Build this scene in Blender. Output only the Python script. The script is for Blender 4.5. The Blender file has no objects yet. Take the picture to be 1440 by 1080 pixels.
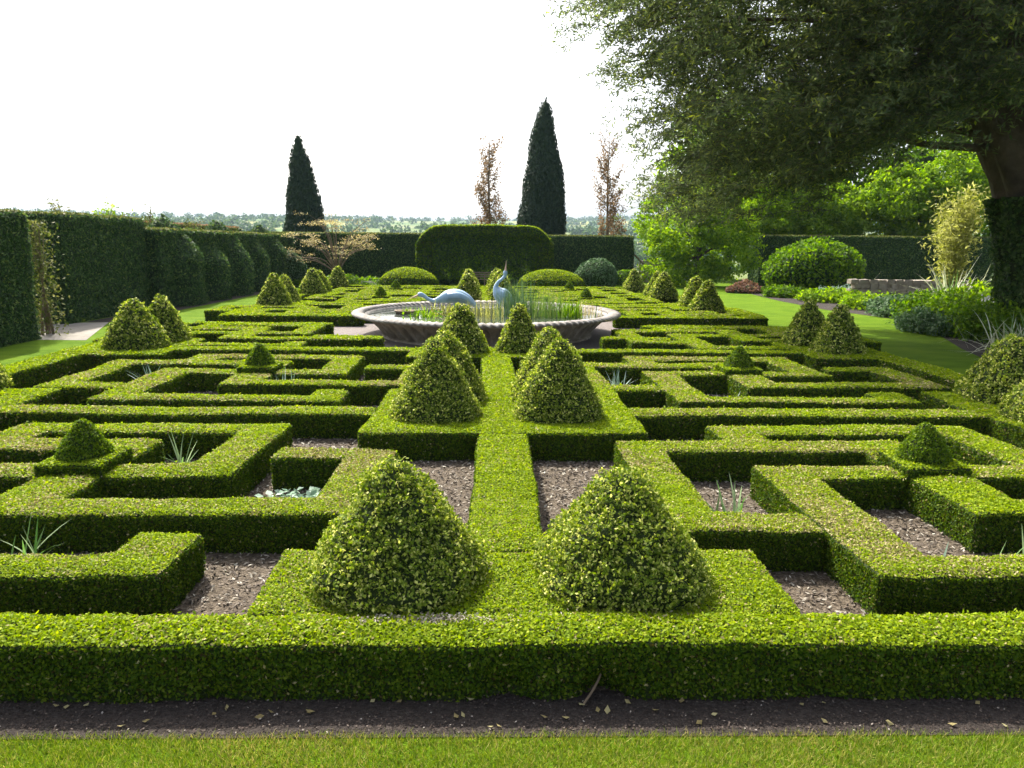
import bpy, math, random
import numpy as np
from mathutils import Matrix, Vector, noise

# ------------------------------------------------------------------ camera, light, sky
SC = bpy.context.scene
COL = SC.collection
rng = np.random.default_rng(7)
random.seed(7)
CAM_Z = 2.6
PITCH, YAW, ROLL = math.atan(196 / 1040), math.atan(22 / 1040 * math.cos(math.atan(196 / 1040))), 0.009
cp, sp, cy, sy = math.cos(PITCH), math.sin(PITCH), math.cos(YAW), math.sin(YAW)
R0 = Vector((cy, -sy, 0)); U0 = Vector((sp * sy, sp * cy, cp)); F0 = Vector((cp * sy, cp * cy, -sp))
cr, sr = math.cos(ROLL), math.sin(ROLL)
Rv = R0 * cr + U0 * sr; Uv = U0 * cr - R0 * sr
cam = bpy.data.cameras.new('camera'); cam.sensor_width = 36.0; cam.lens = 26.0
cam.clip_start = 0.05; cam.clip_end = 20000
camo = bpy.data.objects.new('camera', cam); COL.objects.link(camo)
M = Matrix((( Rv.x, Uv.x, -F0.x, 0), (Rv.y, Uv.y, -F0.y, 0), (Rv.z, Uv.z, -F0.z, CAM_Z), (0, 0, 0, 1)))
camo.matrix_world = M
SC.camera = camo

SUN_EL, SUN_AZ = math.radians(50), math.radians(-30)      # azimuth from +Y, negative = to the left
W = bpy.data.worlds.new('World'); SC.world = W; W.use_nodes = True
wn, wl = W.node_tree.nodes, W.node_tree.links
bg = wn['Background']
sky = wn.new('ShaderNodeTexSky'); sky.sky_type = 'NISHITA'; sky.sun_disc = False
sky.sun_elevation = SUN_EL; sky.sun_rotation = SUN_AZ
sky.air_density = 1.0; sky.dust_density = 6.0; sky.ozone_density = 1.0
hs = wn.new('ShaderNodeHueSaturation'); hs.inputs['Saturation'].default_value = 0.55
wl.new(sky.outputs[0], hs.inputs['Color']); wl.new(hs.outputs[0], bg.inputs['Color'])
bg.inputs['Strength'].default_value = 0.15
sd = bpy.data.lights.new('sun', 'SUN'); sd.energy = 4.3; sd.angle = math.radians(0.6); sd.color = (1.0, 0.94, 0.83)
so = bpy.data.objects.new('sun', sd); COL.objects.link(so)
sdir = Vector((math.sin(SUN_AZ) * math.cos(SUN_EL), math.cos(SUN_AZ) * math.cos(SUN_EL), math.sin(SUN_EL)))
so.rotation_euler = sdir.to_track_quat('Z', 'Y').to_euler(); so.location = sdir * 60
SC.view_settings.view_transform = 'Standard'; SC.view_settings.look = 'None'
SC.view_settings.exposure = 1.42; SC.view_settings.gamma = 1.0
SC.cycles.max_bounces = 6; SC.cycles.diffuse_bounces = 3; SC.cycles.glossy_bounces = 2
SC.cycles.transmission_bounces = 4; SC.cycles.volume_bounces = 0; SC.cycles.transparent_max_bounces = 4
SC.cycles.use_denoising = True
SC.cycles.sample_clamp_indirect = 6.0

# ------------------------------------------------------------------ materials
def new_mat(name):
    m = bpy.data.materials.new(name); m.use_nodes = True
    return m, m.node_tree.nodes, m.node_tree.links, m.node_tree.nodes['Principled BSDF']

def ramp(n, stops):
    r = n.new('ShaderNodeValToRGB')
    e = r.color_ramp.elements
    while len(e) < len(stops): e.new(0.5)
    for i, (p, c) in enumerate(stops):
        e[i].position = p; e[i].color = (*c, 1)
    return r

def leaf_mat(name, stops, trans=0.35, rough=0.6, spec=0.10):
    m, n, l, b = new_mat(name)
    g = n.new('ShaderNodeNewGeometry')
    r = ramp(n, stops)
    l.new(g.outputs['Random Per Island'], r.inputs[0])
    l.new(r.outputs[0], b.inputs['Base Color'])
    b.inputs['Roughness'].default_value = rough
    b.inputs['Specular IOR Level'].default_value = spec
    if trans > 0:
        t = n.new('ShaderNodeBsdfTranslucent')
        mx = n.new('ShaderNodeMixShader'); mx.inputs[0].default_value = trans
        h = n.new('ShaderNodeHueSaturation'); h.inputs['Saturation'].default_value = 1.15; h.inputs['Value'].default_value = 1.25
        l.new(r.outputs[0], h.inputs['Color']); l.new(h.outputs[0], t.inputs['Color'])
        l.new(b.outputs[0], mx.inputs[1]); l.new(t.outputs[0], mx.inputs[2])
        l.new(mx.outputs[0], n['Material Output'].inputs['Surface'])
    return m

def noise_mat(name, stops, scale=5.0, detail=6, rough=0.9, bump=0.3, bscale=None, dist=0.05, spec=0.2, stretch=None):
    m, n, l, b = new_mat(name)
    tc = n.new('ShaderNodeTexCoord'); v = tc.outputs['Object']
    if stretch:
        mp = n.new('ShaderNodeMapping'); mp.inputs['Scale'].default_value = stretch
        l.new(v, mp.inputs['Vector']); v = mp.outputs[0]
    nz = n.new('ShaderNodeTexNoise'); nz.inputs['Scale'].default_value = scale; nz.inputs['Detail'].default_value = detail
    nz.inputs['Roughness'].default_value = 0.65
    l.new(v, nz.inputs['Vector'])
    r = ramp(n, stops); l.new(nz.outputs[0], r.inputs[0]); l.new(r.outputs[0], b.inputs['Base Color'])
    b.inputs['Roughness'].default_value = rough; b.inputs['Specular IOR Level'].default_value = spec
    if bump:
        n2 = n.new('ShaderNodeTexNoise'); n2.inputs['Scale'].default_value = bscale or scale * 4; n2.inputs['Detail'].default_value = 5
        l.new(v, n2.inputs['Vector'])
        bp = n.new('ShaderNodeBump'); bp.inputs['Strength'].default_value = bump; bp.inputs['Distance'].default_value = dist
        l.new(n2.outputs[0], bp.inputs['Height']); l.new(bp.outputs[0], b.inputs['Normal'])
    return m

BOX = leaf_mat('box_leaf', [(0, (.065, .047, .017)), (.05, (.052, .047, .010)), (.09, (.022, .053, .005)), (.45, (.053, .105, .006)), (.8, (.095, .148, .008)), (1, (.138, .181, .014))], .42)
BOXTOP = leaf_mat('box_top_leaf', [(0, (.098, .161, .006)), (.4, (.172, .253, .008)), (.8, (.241, .316, .010)), (1, (.333, .380, .029))], .42)  # lighter yellow-green box leaf, mostly for upward faces
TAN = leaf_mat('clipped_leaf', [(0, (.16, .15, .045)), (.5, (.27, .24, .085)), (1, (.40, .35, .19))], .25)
CORE = noise_mat('hedge_core', [(.3, (.012, .022, .005)), (.6, (.025, .04, .008)), (.8, (.05, .045, .02))], 22, bump=.6, bscale=60, dist=.03)
CONE = leaf_mat('variegated_leaf', [(0, (.065, .110, .016)), (.45, (.157, .221, .028)), (.8, (.314, .361, .059)), (1, (.664, .651, .231))], .40)
FIN = leaf_mat('finial_leaf', [(0, (.04, .085, .006)), (.5, (.085, .15, .009)), (1, (.16, .22, .018))], .40)
YEWH = leaf_mat('yew_leaf', [(0, (.027, .058, .019)), (.5, (.055, .101, .034)), (.85, (.088, .146, .043)), (1, (.166, .215, .058))], .28)
YEWCORE = noise_mat('yew_core', [(.3, (.014, .029, .013)), (.7, (.036, .058, .022))], 9, bump=.6, bscale=26, dist=.06)
YEWT = leaf_mat('yew_spray', [(0, (.043, .066, .027)), (.5, (.082, .109, .043)), (.9, (.137, .166, .058)), (1, (.293, .332, .058))], .5)
CYP = leaf_mat('cypress_spray', [(0, (.013, .027, .018)), (.6, (.027, .050, .031)), (1, (.050, .077, .045))], .15)
LIME = leaf_mat('fresh_leaf', [(0, (.07, .14, .012)), (.5, (.15, .25, .022)), (1, (.27, .37, .05))], .6)
MID = leaf_mat('woodland_leaf', [(0, (.04, .09, .01)), (.5, (.085, .165, .015)), (1, (.17, .26, .03))], .55)
DARKL = leaf_mat('dark_leaf', [(0, (.022, .052, .015)), (.6, (.055, .101, .025)), (1, (.110, .166, .046))], .3)
BLUEL = leaf_mat('bluish_leaf', [(0, (.035, .075, .03)), (.5, (.07, .125, .05)), (1, (.15, .22, .12))], .35)
TANL = leaf_mat('tan_leaf', [(0, (.200, .160, .068)), (.5, (.330, .278, .128)), (1, (.460, .422, .221))], .4)
BEECH = leaf_mat('beech_leaf', [(0, (.103, .068, .038)), (.5, (.196, .126, .068)), (1, (.345, .231, .128))], .3)
BAMB = leaf_mat('bamboo_leaf', [(0, (.16, .18, .035)), (.5, (.28, .29, .075)), (1, (.42, .42, .16))], .45)
REDL = leaf_mat('red_leaf', [(0, (.09, .05, .035)), (.5, (.17, .085, .06)), (1, (.24, .16, .09))], .35)
PALE = leaf_mat('striped_blade', [(0, (.30, .34, .18)), (.5, (.5, .52, .36)), (1, (.72, .72, .58))], .25)
STRAP = leaf_mat('strap_leaf', [(0, (.07, .15, .035)), (.5, (.13, .23, .07)), (1, (.28, .36, .2))], .35)
HOSTA = leaf_mat('grey_leaf', [(0, (.10, .17, .11)), (.5, (.20, .29, .21)), (1, (.42, .50, .42))], .2)
REED = leaf_mat('reed_blade', [(0, (.06, .14, .03)), (.5, (.13, .21, .05)), (1, (.26, .29, .1))], .35)
PETAL = leaf_mat('pale_petal', [(0, (.5, .5, .6)), (1, (.75, .74, .72))], .3)
GRASS = leaf_mat('grass_blade', [(0, (.074, .135, .014)), (.5, (.149, .216, .022)), (.85, (.230, .270, .041)), (1, (.432, .365, .135))], .35)
GRASSY = leaf_mat('dry_grass_blade', [(0, (.144, .156, .024)), (.5, (.264, .240, .060)), (1, (.456, .384, .156))], .35)
DEAD = leaf_mat('dead_leaf', [(0, (.14, .12, .08)), (.5, (.26, .23, .17)), (1, (.42, .39, .32))], .1)
BARK = noise_mat('bark', [(.3, (.040, .029, .022)), (.6, (.096, .070, .054)), (.8, (.158, .124, .101))], 3.2, bump=1.0, bscale=5, dist=.12, stretch=(.637, .637, .506))
TWIG = noise_mat('twig_bark', [(.3, (.10, .075, .05)), (.7, (.2, .15, .1))], 6, bump=.3)
STONE = noise_mat('carved_stone', [(.25, (.122, .096, .070)), (.5, (.280, .237, .183)), (.75, (.524, .472, .402))], 2.6, detail=9, bump=.5, bscale=25, dist=.02)
RIMST = noise_mat('rim_stone', [(.25, (.120, .106, .092)), (.5, (.248, .230, .207)), (.8, (.405, .386, .368))], 3.2, detail=9, bump=.4, bscale=30, dist=.015)
WALLST = noise_mat('wall_stone', [(.25, (.135, .112, .083)), (.5, (.255, .225, .180)), (.8, (.375, .345, .300))], 3, bump=.8, bscale=5, dist=.05)
PAVE = noise_mat('paving_stone', [(.3, (.120, .109, .090)), (.6, (.195, .180, .154)), (.8, (.255, .240, .210))], 1.5, bump=.3)
CRANEM = noise_mat('crane_paint', [(.3, (.156, .260, .381)), (.6, (.249, .372, .494)), (.85, (.321, .445, .564))], 5, rough=.38, bump=.2, bscale=30, dist=.01, spec=.5)
BILL = noise_mat('bill_paint', [(.3, (.38, .24, .18)), (.7, (.5, .35, .28))], 5, rough=.4, bump=0)
WOODM = noise_mat('weathered_wood', [(.3, (.12, .09, .06)), (.7, (.24, .19, .14))], 4, bump=.4, stretch=(1, 8, 8))
SOIL = noise_mat('dark_soil', [(.3, (.016, .012, .010)), (.55, (.034, .027, .023)), (.72, (.06, .05, .043)), (.85, (.12, .10, .088))], 38, detail=8, bump=1.0, bscale=60, dist=.03)
MULCH = noise_mat('bark_mulch', [(.3, (.026, .019, .012)), (.5, (.078, .061, .042)), (.68, (.147, .120, .088)), (.85, (.230, .197, .150))], 30, detail=8, bump=1.0, bscale=55, dist=.03)
CHIP = leaf_mat('bark_chip', [(0, (.024, .018, .012)), (.35, (.077, .060, .046)), (.7, (.154, .128, .103)), (.93, (.267, .244, .198)), (1, (.421, .410, .348))], 0, .8, .2)
CRUMB = leaf_mat('soil_crumb', [(0, (.02, .015, .012)), (.6, (.06, .045, .038)), (.95, (.11, .09, .075)), (1, (.3, .27, .24))], 0, .9, .1)
GRAVEL = noise_mat('gravel', [(.3, (.079, .065, .058)), (.55, (.145, .124, .116)), (.8, (.224, .202, .191))], 26, detail=8, bump=.6, bscale=60, dist=.02)
LAWN = noise_mat('lawn_turf', [(.3, (.048, .100, .004)), (.5, (.078, .142, .006)), (.75, (.125, .185, .012))], .8, detail=12, bump=.8, bscale=38, dist=.04, spec=.04, stretch=(1, 2.2, 1))

m, n, l, b = new_mat('pond_water')
b.inputs['Base Color'].default_value = (.05, .06, .05, 1); b.inputs['Roughness'].default_value = .04; b.inputs['Specular IOR Level'].default_value = .9
nz = n.new('ShaderNodeTexNoise'); nz.inputs['Scale'].default_value = 5; bp = n.new('ShaderNodeBump'); bp.inputs['Strength'].default_value = .12; bp.inputs['Distance'].default_value = .02
l.new(nz.outputs[0], bp.inputs['Height']); l.new(bp.outputs[0], b.inputs['Normal'])
WATER = m

m, n, l, b = new_mat('countryside')          # meadow near, fields and woods far away
tc = n.new('ShaderNodeTexCoord')
vo = n.new('ShaderNodeTexVoronoi'); vo.inputs['Scale'].default_value = .0065
l.new(tc.outputs['Object'], vo.inputs['Vector'])
sx = n.new('ShaderNodeSeparateColor'); l.new(vo.outputs['Color'], sx.inputs[0])
rf = ramp(n, [(0, (.05, .10, .02)), (.35, (.09, .16, .03)), (.6, (.12, .18, .05)), (.85, (.17, .19, .07)), (1, (.24, .24, .06))])
l.new(sx.outputs[0], rf.inputs[0])
nz = n.new('ShaderNodeTexNoise'); nz.inputs['Scale'].default_value = .9; nz.inputs['Detail'].default_value = 10
l.new(tc.outputs['Object'], nz.inputs['Vector'])
mx = n.new('ShaderNodeMix'); mx.data_type = 'RGBA'; mx.blend_type = 'MULTIPLY'; mx.inputs[0].default_value = .5
l.new(rf.outputs[0], mx.inputs[6]); l.new(nz.outputs[0], mx.inputs[7])
l.new(mx.outputs[2], b.inputs['Base Color']); b.inputs['Roughness'].default_value = .95; b.inputs['Specular IOR Level'].default_value = .1
FIELD = m

# ------------------------------------------------------------------ object helpers
def tag(o, label=None, cat=None, group=None, kind=None):
    if label: o['label'] = label
    if cat: o['category'] = cat
    if group: o['group'] = group
    if kind: o['kind'] = kind
    return o

def thing(name, loc, label, cat, group=None):
    o = bpy.data.objects.new(name, None); COL.objects.link(o); o.location = loc; o.empty_display_size = .2
    return tag(o, label, cat, group)

class Geo:
    """collects polygons (quads or tris) with a material slot each"""
    def __init__(s): s.V = []; s.Q = []; s.QM = []; s.nv = 0; s.S = []
    def add(s, v, q, mi=0, smooth=False):
        v = np.asarray(v, dtype=np.float64).reshape(-1, 3); q = np.asarray(q, dtype=np.int64)
        s.V.append(v); s.Q.append(q + s.nv); s.nv += len(v)
        s.QM.append(np.full(len(q), mi) if np.isscalar(mi) else np.asarray(mi))
        s.S.append(np.full(len(q), smooth))
    def build(s, name, mats, parent=None, origin=(0, 0, 0), warp=None):
        me = bpy.data.meshes.new(name)
        v = np.concatenate(s.V)
        if warp is not None: v = warp(v.copy())
        v = v - np.asarray(origin)
        me.vertices.add(len(v)); me.vertices.foreach_set('co', v.astype(np.float32).ravel())
        tot = np.concatenate([np.full(len(q), q.shape[1]) for q in s.Q]); idx = np.concatenate([q.ravel() for q in s.Q])
        me.loops.add(len(idx)); me.loops.foreach_set('vertex_index', idx.astype(np.int32))
        me.polygons.add(len(tot)); st = np.concatenate(([0], np.cumsum(tot)[:-1]))
        me.polygons.foreach_set('loop_start', st.astype(np.int32))
        me.polygons.foreach_set('material_index', np.concatenate(s.QM).astype(np.int32))
        me.polygons.foreach_set('use_smooth', np.concatenate(s.S))
        for mm in (mats if isinstance(mats, (list, tuple)) else [mats]): me.materials.append(mm)
        me.update(calc_edges=True); me.validate()
        o = bpy.data.objects.new(name, me); COL.objects.link(o)
        if parent is not None:
            o.parent = parent
        else:
            o.location = origin
        return o

def shear(v):
    """the garden's long axis leans a little to the left beyond the second row"""
    v[:, 0] += -.027 * np.maximum(0, v[:, 1] - 11)
    return v
def sx_(x, y): return x - .027 * max(0, y - 11)

def unit(a): return a / np.maximum(np.linalg.norm(a, axis=1, keepdims=True), 1e-9)

RVn, UVn, FVn = np.array(Rv), np.array(Uv), np.array(F0)
def in_view(p, margin=1.25):
    d = p - np.array([0, 0, CAM_Z]); z = d @ FVn
    return (z > .3) & (np.abs(d @ RVn) < z * .6923 * margin + .4) & (np.abs(d @ UVn) < z * .5192 * margin + .4)

def fbm(p, f, seed=0.0):
    """cheap smooth pseudo noise in -1..1"""
    x, y, z = (p * f + seed).T
    return (np.sin(x * 1.3 + 1.7 * np.sin(y * 1.1 + seed)) + np.sin(y * 1.7 + 1.3 * np.sin(z * 1.9 + 2.1)) + np.sin(z * 1.5 + 1.9 * np.sin(x * .9 + .7))
            + .5 * np.sin(x * 3.1 + y * 2.3) + .5 * np.sin(y * 3.7 - z * 2.9 + 1)) / 4.0

def leaves(g, p, nrm, L, mi=0, aspect=.55, spread=.8, lift=0.0, up=0.0, bend=0.0):
    """one diamond leaf per point; nrm pulls the leaf plane, L its length"""
    k = len(p)
    if k == 0: return
    L = np.broadcast_to(np.asarray(L, dtype=float), (k,))[:, None]
    n_ = unit(nrm + spread * rng.normal(size=(k, 3)))
    t = rng.normal(size=(k, 3)); t[:, 2] += up
    t = unit(t - (t * n_).sum(1, keepdims=True) * n_); bt = np.cross(n_, t)
    c = p + nrm * lift * rng.random((k, 1))
    a = L * (.75 + .5 * rng.random((k, 1)))
    w = a * aspect * .5
    V = np.stack([c - t * a * .5, c + bt * w - t * a * .05, c + t * a * .5 + n_ * a * bend, c - bt * w - t * a * .05], 1)
    q = np.arange(4 * k).reshape(k, 4)
    g.add(V.reshape(-1, 3), q, mi)

def leaf_len(d, lo=.021, k=.0034, hi=.085): return np.clip(k * d, lo, hi)

def sample_quads(v, q, counts):
    """random points on quads, counts per quad"""
    fi = np.repeat(np.arange(len(q)), counts)
    A, B, C, D = (v[q[fi, i]] for i in range(4))
    u = rng.random((len(fi), 1)); w = rng.random((len(fi), 1))
    return fi, A * (1 - u) * (1 - w) + B * u * (1 - w) + C * u * w + D * (1 - u) * w

def cover(g, v, q, mats, cov=2.0, aspect=.6, lo=.021, k=.0034, hi=.085, spread=.75, lift=.02, up=0., tan=0.0, backcut=.3, warp=None, pits=0.0):
    """cover the quads of a surface with leaves sized for their distance. mats=(side, top, tan) slots"""
    e1 = v[q[:, 2]] - v[q[:, 0]]; e2 = v[q[:, 3]] - v[q[:, 1]]
    nr = np.cross(e1, e2); ar = np.linalg.norm(nr, axis=1) * .5; nr = unit(nr)
    cen = v[q].mean(1); cw = warp(cen.copy()) if warp else cen
    dv = cw - np.array([0, 0, CAM_Z]); d = np.linalg.norm(dv, axis=1)
    L = leaf_len(d, lo, k, hi)
    dens = cov / (.5 * L * L * aspect)
    face = -(nr * dv).sum(1) / d
    dens = np.where(face < -.12, dens * backcut, dens)
    dens = np.where(in_view(cw), dens, dens * .12)
    cnt = rng.poisson(ar * dens)
    fi, p = sample_quads(v, q, cnt)
    nn = nr[fi]
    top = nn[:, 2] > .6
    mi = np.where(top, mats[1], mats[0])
    # upward faces take the top slot, all others the side slot
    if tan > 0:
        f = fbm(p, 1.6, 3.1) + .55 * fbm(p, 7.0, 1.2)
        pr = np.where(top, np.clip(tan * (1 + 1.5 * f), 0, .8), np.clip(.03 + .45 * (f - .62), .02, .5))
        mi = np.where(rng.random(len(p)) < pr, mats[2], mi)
    if pits > 0:                             # dark pits between the leafy tufts
        fp = fbm(p, pits, 1.7) + .6 * fbm(p, pits * 2.1, 5.0); kp = rng.random(len(p)) < np.clip(.72 + .9 * fp, .36, 1)
        p = p + nn * (np.clip(fp, -.4, .8) * .035)[:, None]; p, nn, mi, fi, top = p[kp], nn[kp], mi[kp], fi[kp], top[kp]
    if tan > 0:                              # thinner, barer foot
        keep = top | (p[:, 2] > .11 * rng.random(len(p)) ** 1.5); p, nn, mi, fi = p[keep], nn[keep], mi[keep], fi[keep]; top = top[keep]
    leaves(g, p, nn, L[fi], mi, aspect, spread, lift, up)
    if tan > 0:                              # stray shoots standing proud of the clipped top
        f2 = fbm(p, 2.7, 8.0); pick = top & (rng.random(len(p)) < .035 * np.clip(.4 + f2, 0, 1.2))
        q = p[pick].copy(); q[:, 2] += .012 + .030 * rng.random(len(q)); leaves(g, q, nn[pick], L[fi][pick] * 1.15, mats[1], aspect, 1.3, 0, 1.5)

# ------------------------------------------------------------------ clipped hedges from plan rectangles
def lines(vals, step):
    vals = sorted(set(round(x, 3) for x in vals)); out = [vals[0]]
    for a, b_ in zip(vals[:-1], vals[1:]):
        if b_ - a < .004: continue
        k = max(1, round((b_ - a) / step)); out += [a + (b_ - a) * i / k for i in range(1, k + 1)]
    return np.array(out)

def hedge_surface(rects, h, step=.09, wob=.020, bulge=.012, z0=0.0, seed=0.0):
    xs = lines([r[0] for r in rects] + [r[1] for r in rects], step); ys = lines([r[2] for r in rects] + [r[3] for r in rects], step)
    cx = (xs[:-1] + xs[1:]) / 2; cyy = (ys[:-1] + ys[1:]) / 2
    mask = np.zeros((len(cx), len(cyy)), bool)
    for r in rects: mask |= ((cx > r[0]) & (cx < r[1]))[:, None] & ((cyy > r[2]) & (cyy < r[3]))[None, :]
    nz_ = max(3, int(round(h / max(step, .08))) + 1); zs = np.linspace(0, h, nz_)
    vid = {}; V = []
    def vert(i, j, k):
        key = (i, j, k)
        if key not in vid:
            vid[key] = len(V); V.append((xs[i], ys[j], zs[k]))
        return vid[key]
    Q = []; edge = set()
    for i, j in zip(*np.nonzero(mask)):
        K = nz_ - 1
        Q.append((vert(i, j, K), vert(i + 1, j, K), vert(i + 1, j + 1, K), vert(i, j + 1, K)))
        for di, dj, a, b_ in ((-1, 0, (i, j + 1), (i, j)), (1, 0, (i + 1, j), (i + 1, j + 1)), (0, -1, (i, j), (i + 1, j)), (0, 1, (i + 1, j + 1), (i, j + 1))):
            ii, jj = i + di, j + dj
            if 0 <= ii < mask.shape[0] and 0 <= jj < mask.shape[1] and mask[ii, jj]: continue
            for k in range(K):
                Q.append((vert(*a, k), vert(*b_, k), vert(*b_, k + 1), vert(*a, k + 1)))
            edge.add((*a, K)); edge.add((*b_, K))
    V = np.array(V); Q = np.array(Q)
    for e in edge: V[vid[e], 2] -= .018
    V0 = V.copy()
    V[:, 0] += wob * fbm(V0, 1.9, seed) + .010 * fbm(V0, 9, seed + 2)
    V[:, 1] += wob * fbm(V0, 2.3, seed + 5) + .010 * fbm(V0, 10, seed + 3)
    V[:, 2] += (V0[:, 2] > .05) * (.022 * fbm(V0 * [1, 1, 0], 1.5, seed + 1) + .013 * fbm(V0, 11, seed + 4))
    V[:, 2] += z0
    return V, Q

def box_hedge(name, label, rects, h=.36, cat='hedge', group=None, tan=.16, parent=None, step=.09, cov=2.1, z0=0.0, dead=(), lo=.022, dents=()):
    seed = rng.random() * 20
    c = (np.mean([(r[0] + r[1]) / 2 for r in rects]), np.mean([(r[2] + r[3]) / 2 for r in rects]))
    d = math.hypot(*c)
    V, Q = hedge_surface(rects, h, step if d < 20 else .14, seed=seed, z0=z0)
    for (x, z, r, dp) in dents:          # hollows in the face of the hedge
        V[:, 1] += (V[:, 1] < rects[0][2] + .1) * dp * np.exp(-((V[:, 0] - x) / r) ** 2 - ((V[:, 2] - z) / (r * .9)) ** 2)
    g = Geo()
    Vc = V.copy()
    g.add(Vc, Q, 0, True)
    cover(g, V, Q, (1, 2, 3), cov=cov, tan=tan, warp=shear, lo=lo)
    for (x, y, rx, ry, k) in dead:
        p = np.stack([x + rx * rng.normal(size=k), y + ry * rng.normal(size=k), np.full(k, h + .012) + .012 * rng.random(k)], 1)
        leaves(g, p, np.tile([0, 0, 1.], (k, 1)), .024, 4, .5, .8)
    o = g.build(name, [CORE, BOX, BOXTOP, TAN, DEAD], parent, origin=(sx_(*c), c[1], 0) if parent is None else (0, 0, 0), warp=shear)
    if parent is None: tag(o, label, cat, group)
    return o

def rot(r):                    # the far half of the garden is the near half turned half round
    return (.1 - r[1], .1 - r[0], 44.2 - r[3], 44.2 - r[2])

# ------------------------------------------------------------------ topiary cones
def lathe_grid(prof, nseg):
    """prof: list of (r, z) -> verts, quads"""
    th = np.linspace(0, 2 * np.pi, nseg, endpoint=False)
    P = np.array(prof)
    V = np.stack([P[:, 0:1] * np.cos(th), P[:, 0:1] * np.sin(th), np.repeat(P[:, 1:2], nseg, 1)], 2).reshape(-1, 3)
    Q = []
    for i in range(len(prof) - 1):
        a = i * nseg + np.arange(nseg); b_ = i * nseg + (np.arange(nseg) + 1) % nseg
        Q.append(np.stack([a, b_, b_ + nseg, a + nseg], 1))
    return V, np.concatenate(Q)

def cone_geo(g, x, y, z, R, H, pw=(1.0, 0), square=.16, mats=(1, 1, 1), cov=2.9, bump=.035, lo=.027, k=.0037, hi=.085, seed=0., warp=shear, lift=.05, pits=0.):
    ts = np.linspace(0, .985, 20); bl = pw[0]
    prof = [(R * float(np.interp(t, [0, .12, .37, .67, .85, .94, .985], [.96, .95, .75 * bl, .46 * bl, .27 * bl, .17 * bl, .08])), H * t) for t in ts] + [(.012, H)]
    V, Q = lathe_grid(prof, 40)
    th = np.arctan2(V[:, 1], V[:, 0])
    V[:, :2] *= (1 + square * (np.abs(np.cos(2 * th)) ** 2 * -.5 + .25))[:, None]
    rad = V * [1, 1, 0]
    n_ = unit(rad + np.array([0, 0, .3]))
    V += n_ * (bump * fbm(V, 7 / R * .6, seed) + bump * fbm(V, 17 / R * .6, seed + 3))[:, None]
    V += np.array([x, y, z])
    g.add(V, Q, 0, True)
    cover(g, V, Q, mats, cov=cov, aspect=.6, lo=lo, k=k, hi=hi, spread=1.25, lift=lift, up=.6, backcut=.45, warp=warp, pits=pits)

def topiary_cone(label, x, y, R, H, z=.34, group='clipped cones standing on the hedge blocks', pw=(1.0, 0)):
    pw = (random.uniform(.94, 1.08), 0); R *= random.uniform(.96, 1.05); H *= random.uniform(.96, 1.04)
    g = Geo(); cone_geo(g, x, y, z, R, H, pw, seed=rng.random() * 30, bump=.042 * R / .6, square=random.uniform(.05, .3), pits=40. if math.hypot(x, y) < 12 else 26.)
    o = g.build('topiary_cone', [CORE, CONE], None, origin=(sx_(x, y), y, z), warp=shear)
    return tag(o, label, 'topiary', group)

# ------------------------------------------------------------------ setting: terrain, lawns, beds
def terrain():
    xs = np.concatenate([-np.geomspace(6000, 130, 26), np.linspace(-110, 110, 45), np.geomspace(130, 6000, 26)])
    ys = np.concatenate([np.linspace(-60, 62, 25), np.geomspace(66, 7000, 70)])
    X, Y = np.meshgrid(xs, ys, indexing='ij')
    D = np.maximum(0, np.hypot(np.maximum(0, np.abs(X) - 60) * .8, np.maximum(0, Y - 62)))
    S = lambda a, b_: (lambda t: t * t * (3 - 2 * t))(np.clip((D - a) / (b_ - a), 0, 1))
    Z = -14 * S(5, 240) + 30 * S(260, 900) + 44 * S(900, 1900) + 34 * S(1800, 3500)
    P = np.stack([X, Y, X * 0], 2).reshape(-1, 3)
    nzv = (fbm(P, .0035, 1.3) * 12 + fbm(P, .009, 4) * 5).reshape(X.shape)
    Z += nzv * S(150, 900)
    V = np.stack([X, Y, Z], 2).reshape(-1, 3); ny = len(ys)
    i, j = np.meshgrid(np.arange(len(xs) - 1), np.arange(ny - 1), indexing='ij')
    a = (i * ny + j).ravel()
    g = Geo(); g.add(V, np.stack([a, a + ny, a + ny + 1, a + 1], 1), 0, True)
    tag(g.build('ground', FIELD), kind='structure')
    def hz(x, y):
        ix = np.clip(np.searchsorted(xs, x) - 1, 0, len(xs) - 2); iy = np.clip(np.searchsorted(ys, y) - 1, 0, ny - 2)
        return .5 * (Z[ix, iy] + Z[ix + 1, iy + 1])
    return hz
ground_z = terrain()

def sheet(name, poly, z, mat, kind='structure', sub=0):
    g = Geo()
    if len(poly) == 4: g.add([(x, y, z) for x, y in poly], [(0, 1, 2, 3)], 0)
    else:
        c = np.mean(poly, 0); v = [(c[0], c[1], z)] + [(x, y, z) for x, y in poly]; k = len(poly)
        g.add(v, [(0, 1 + i, 1 + (i + 1) % k) for i in range(k)], 0)
    return tag(g.build(name, mat), kind=kind)

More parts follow.
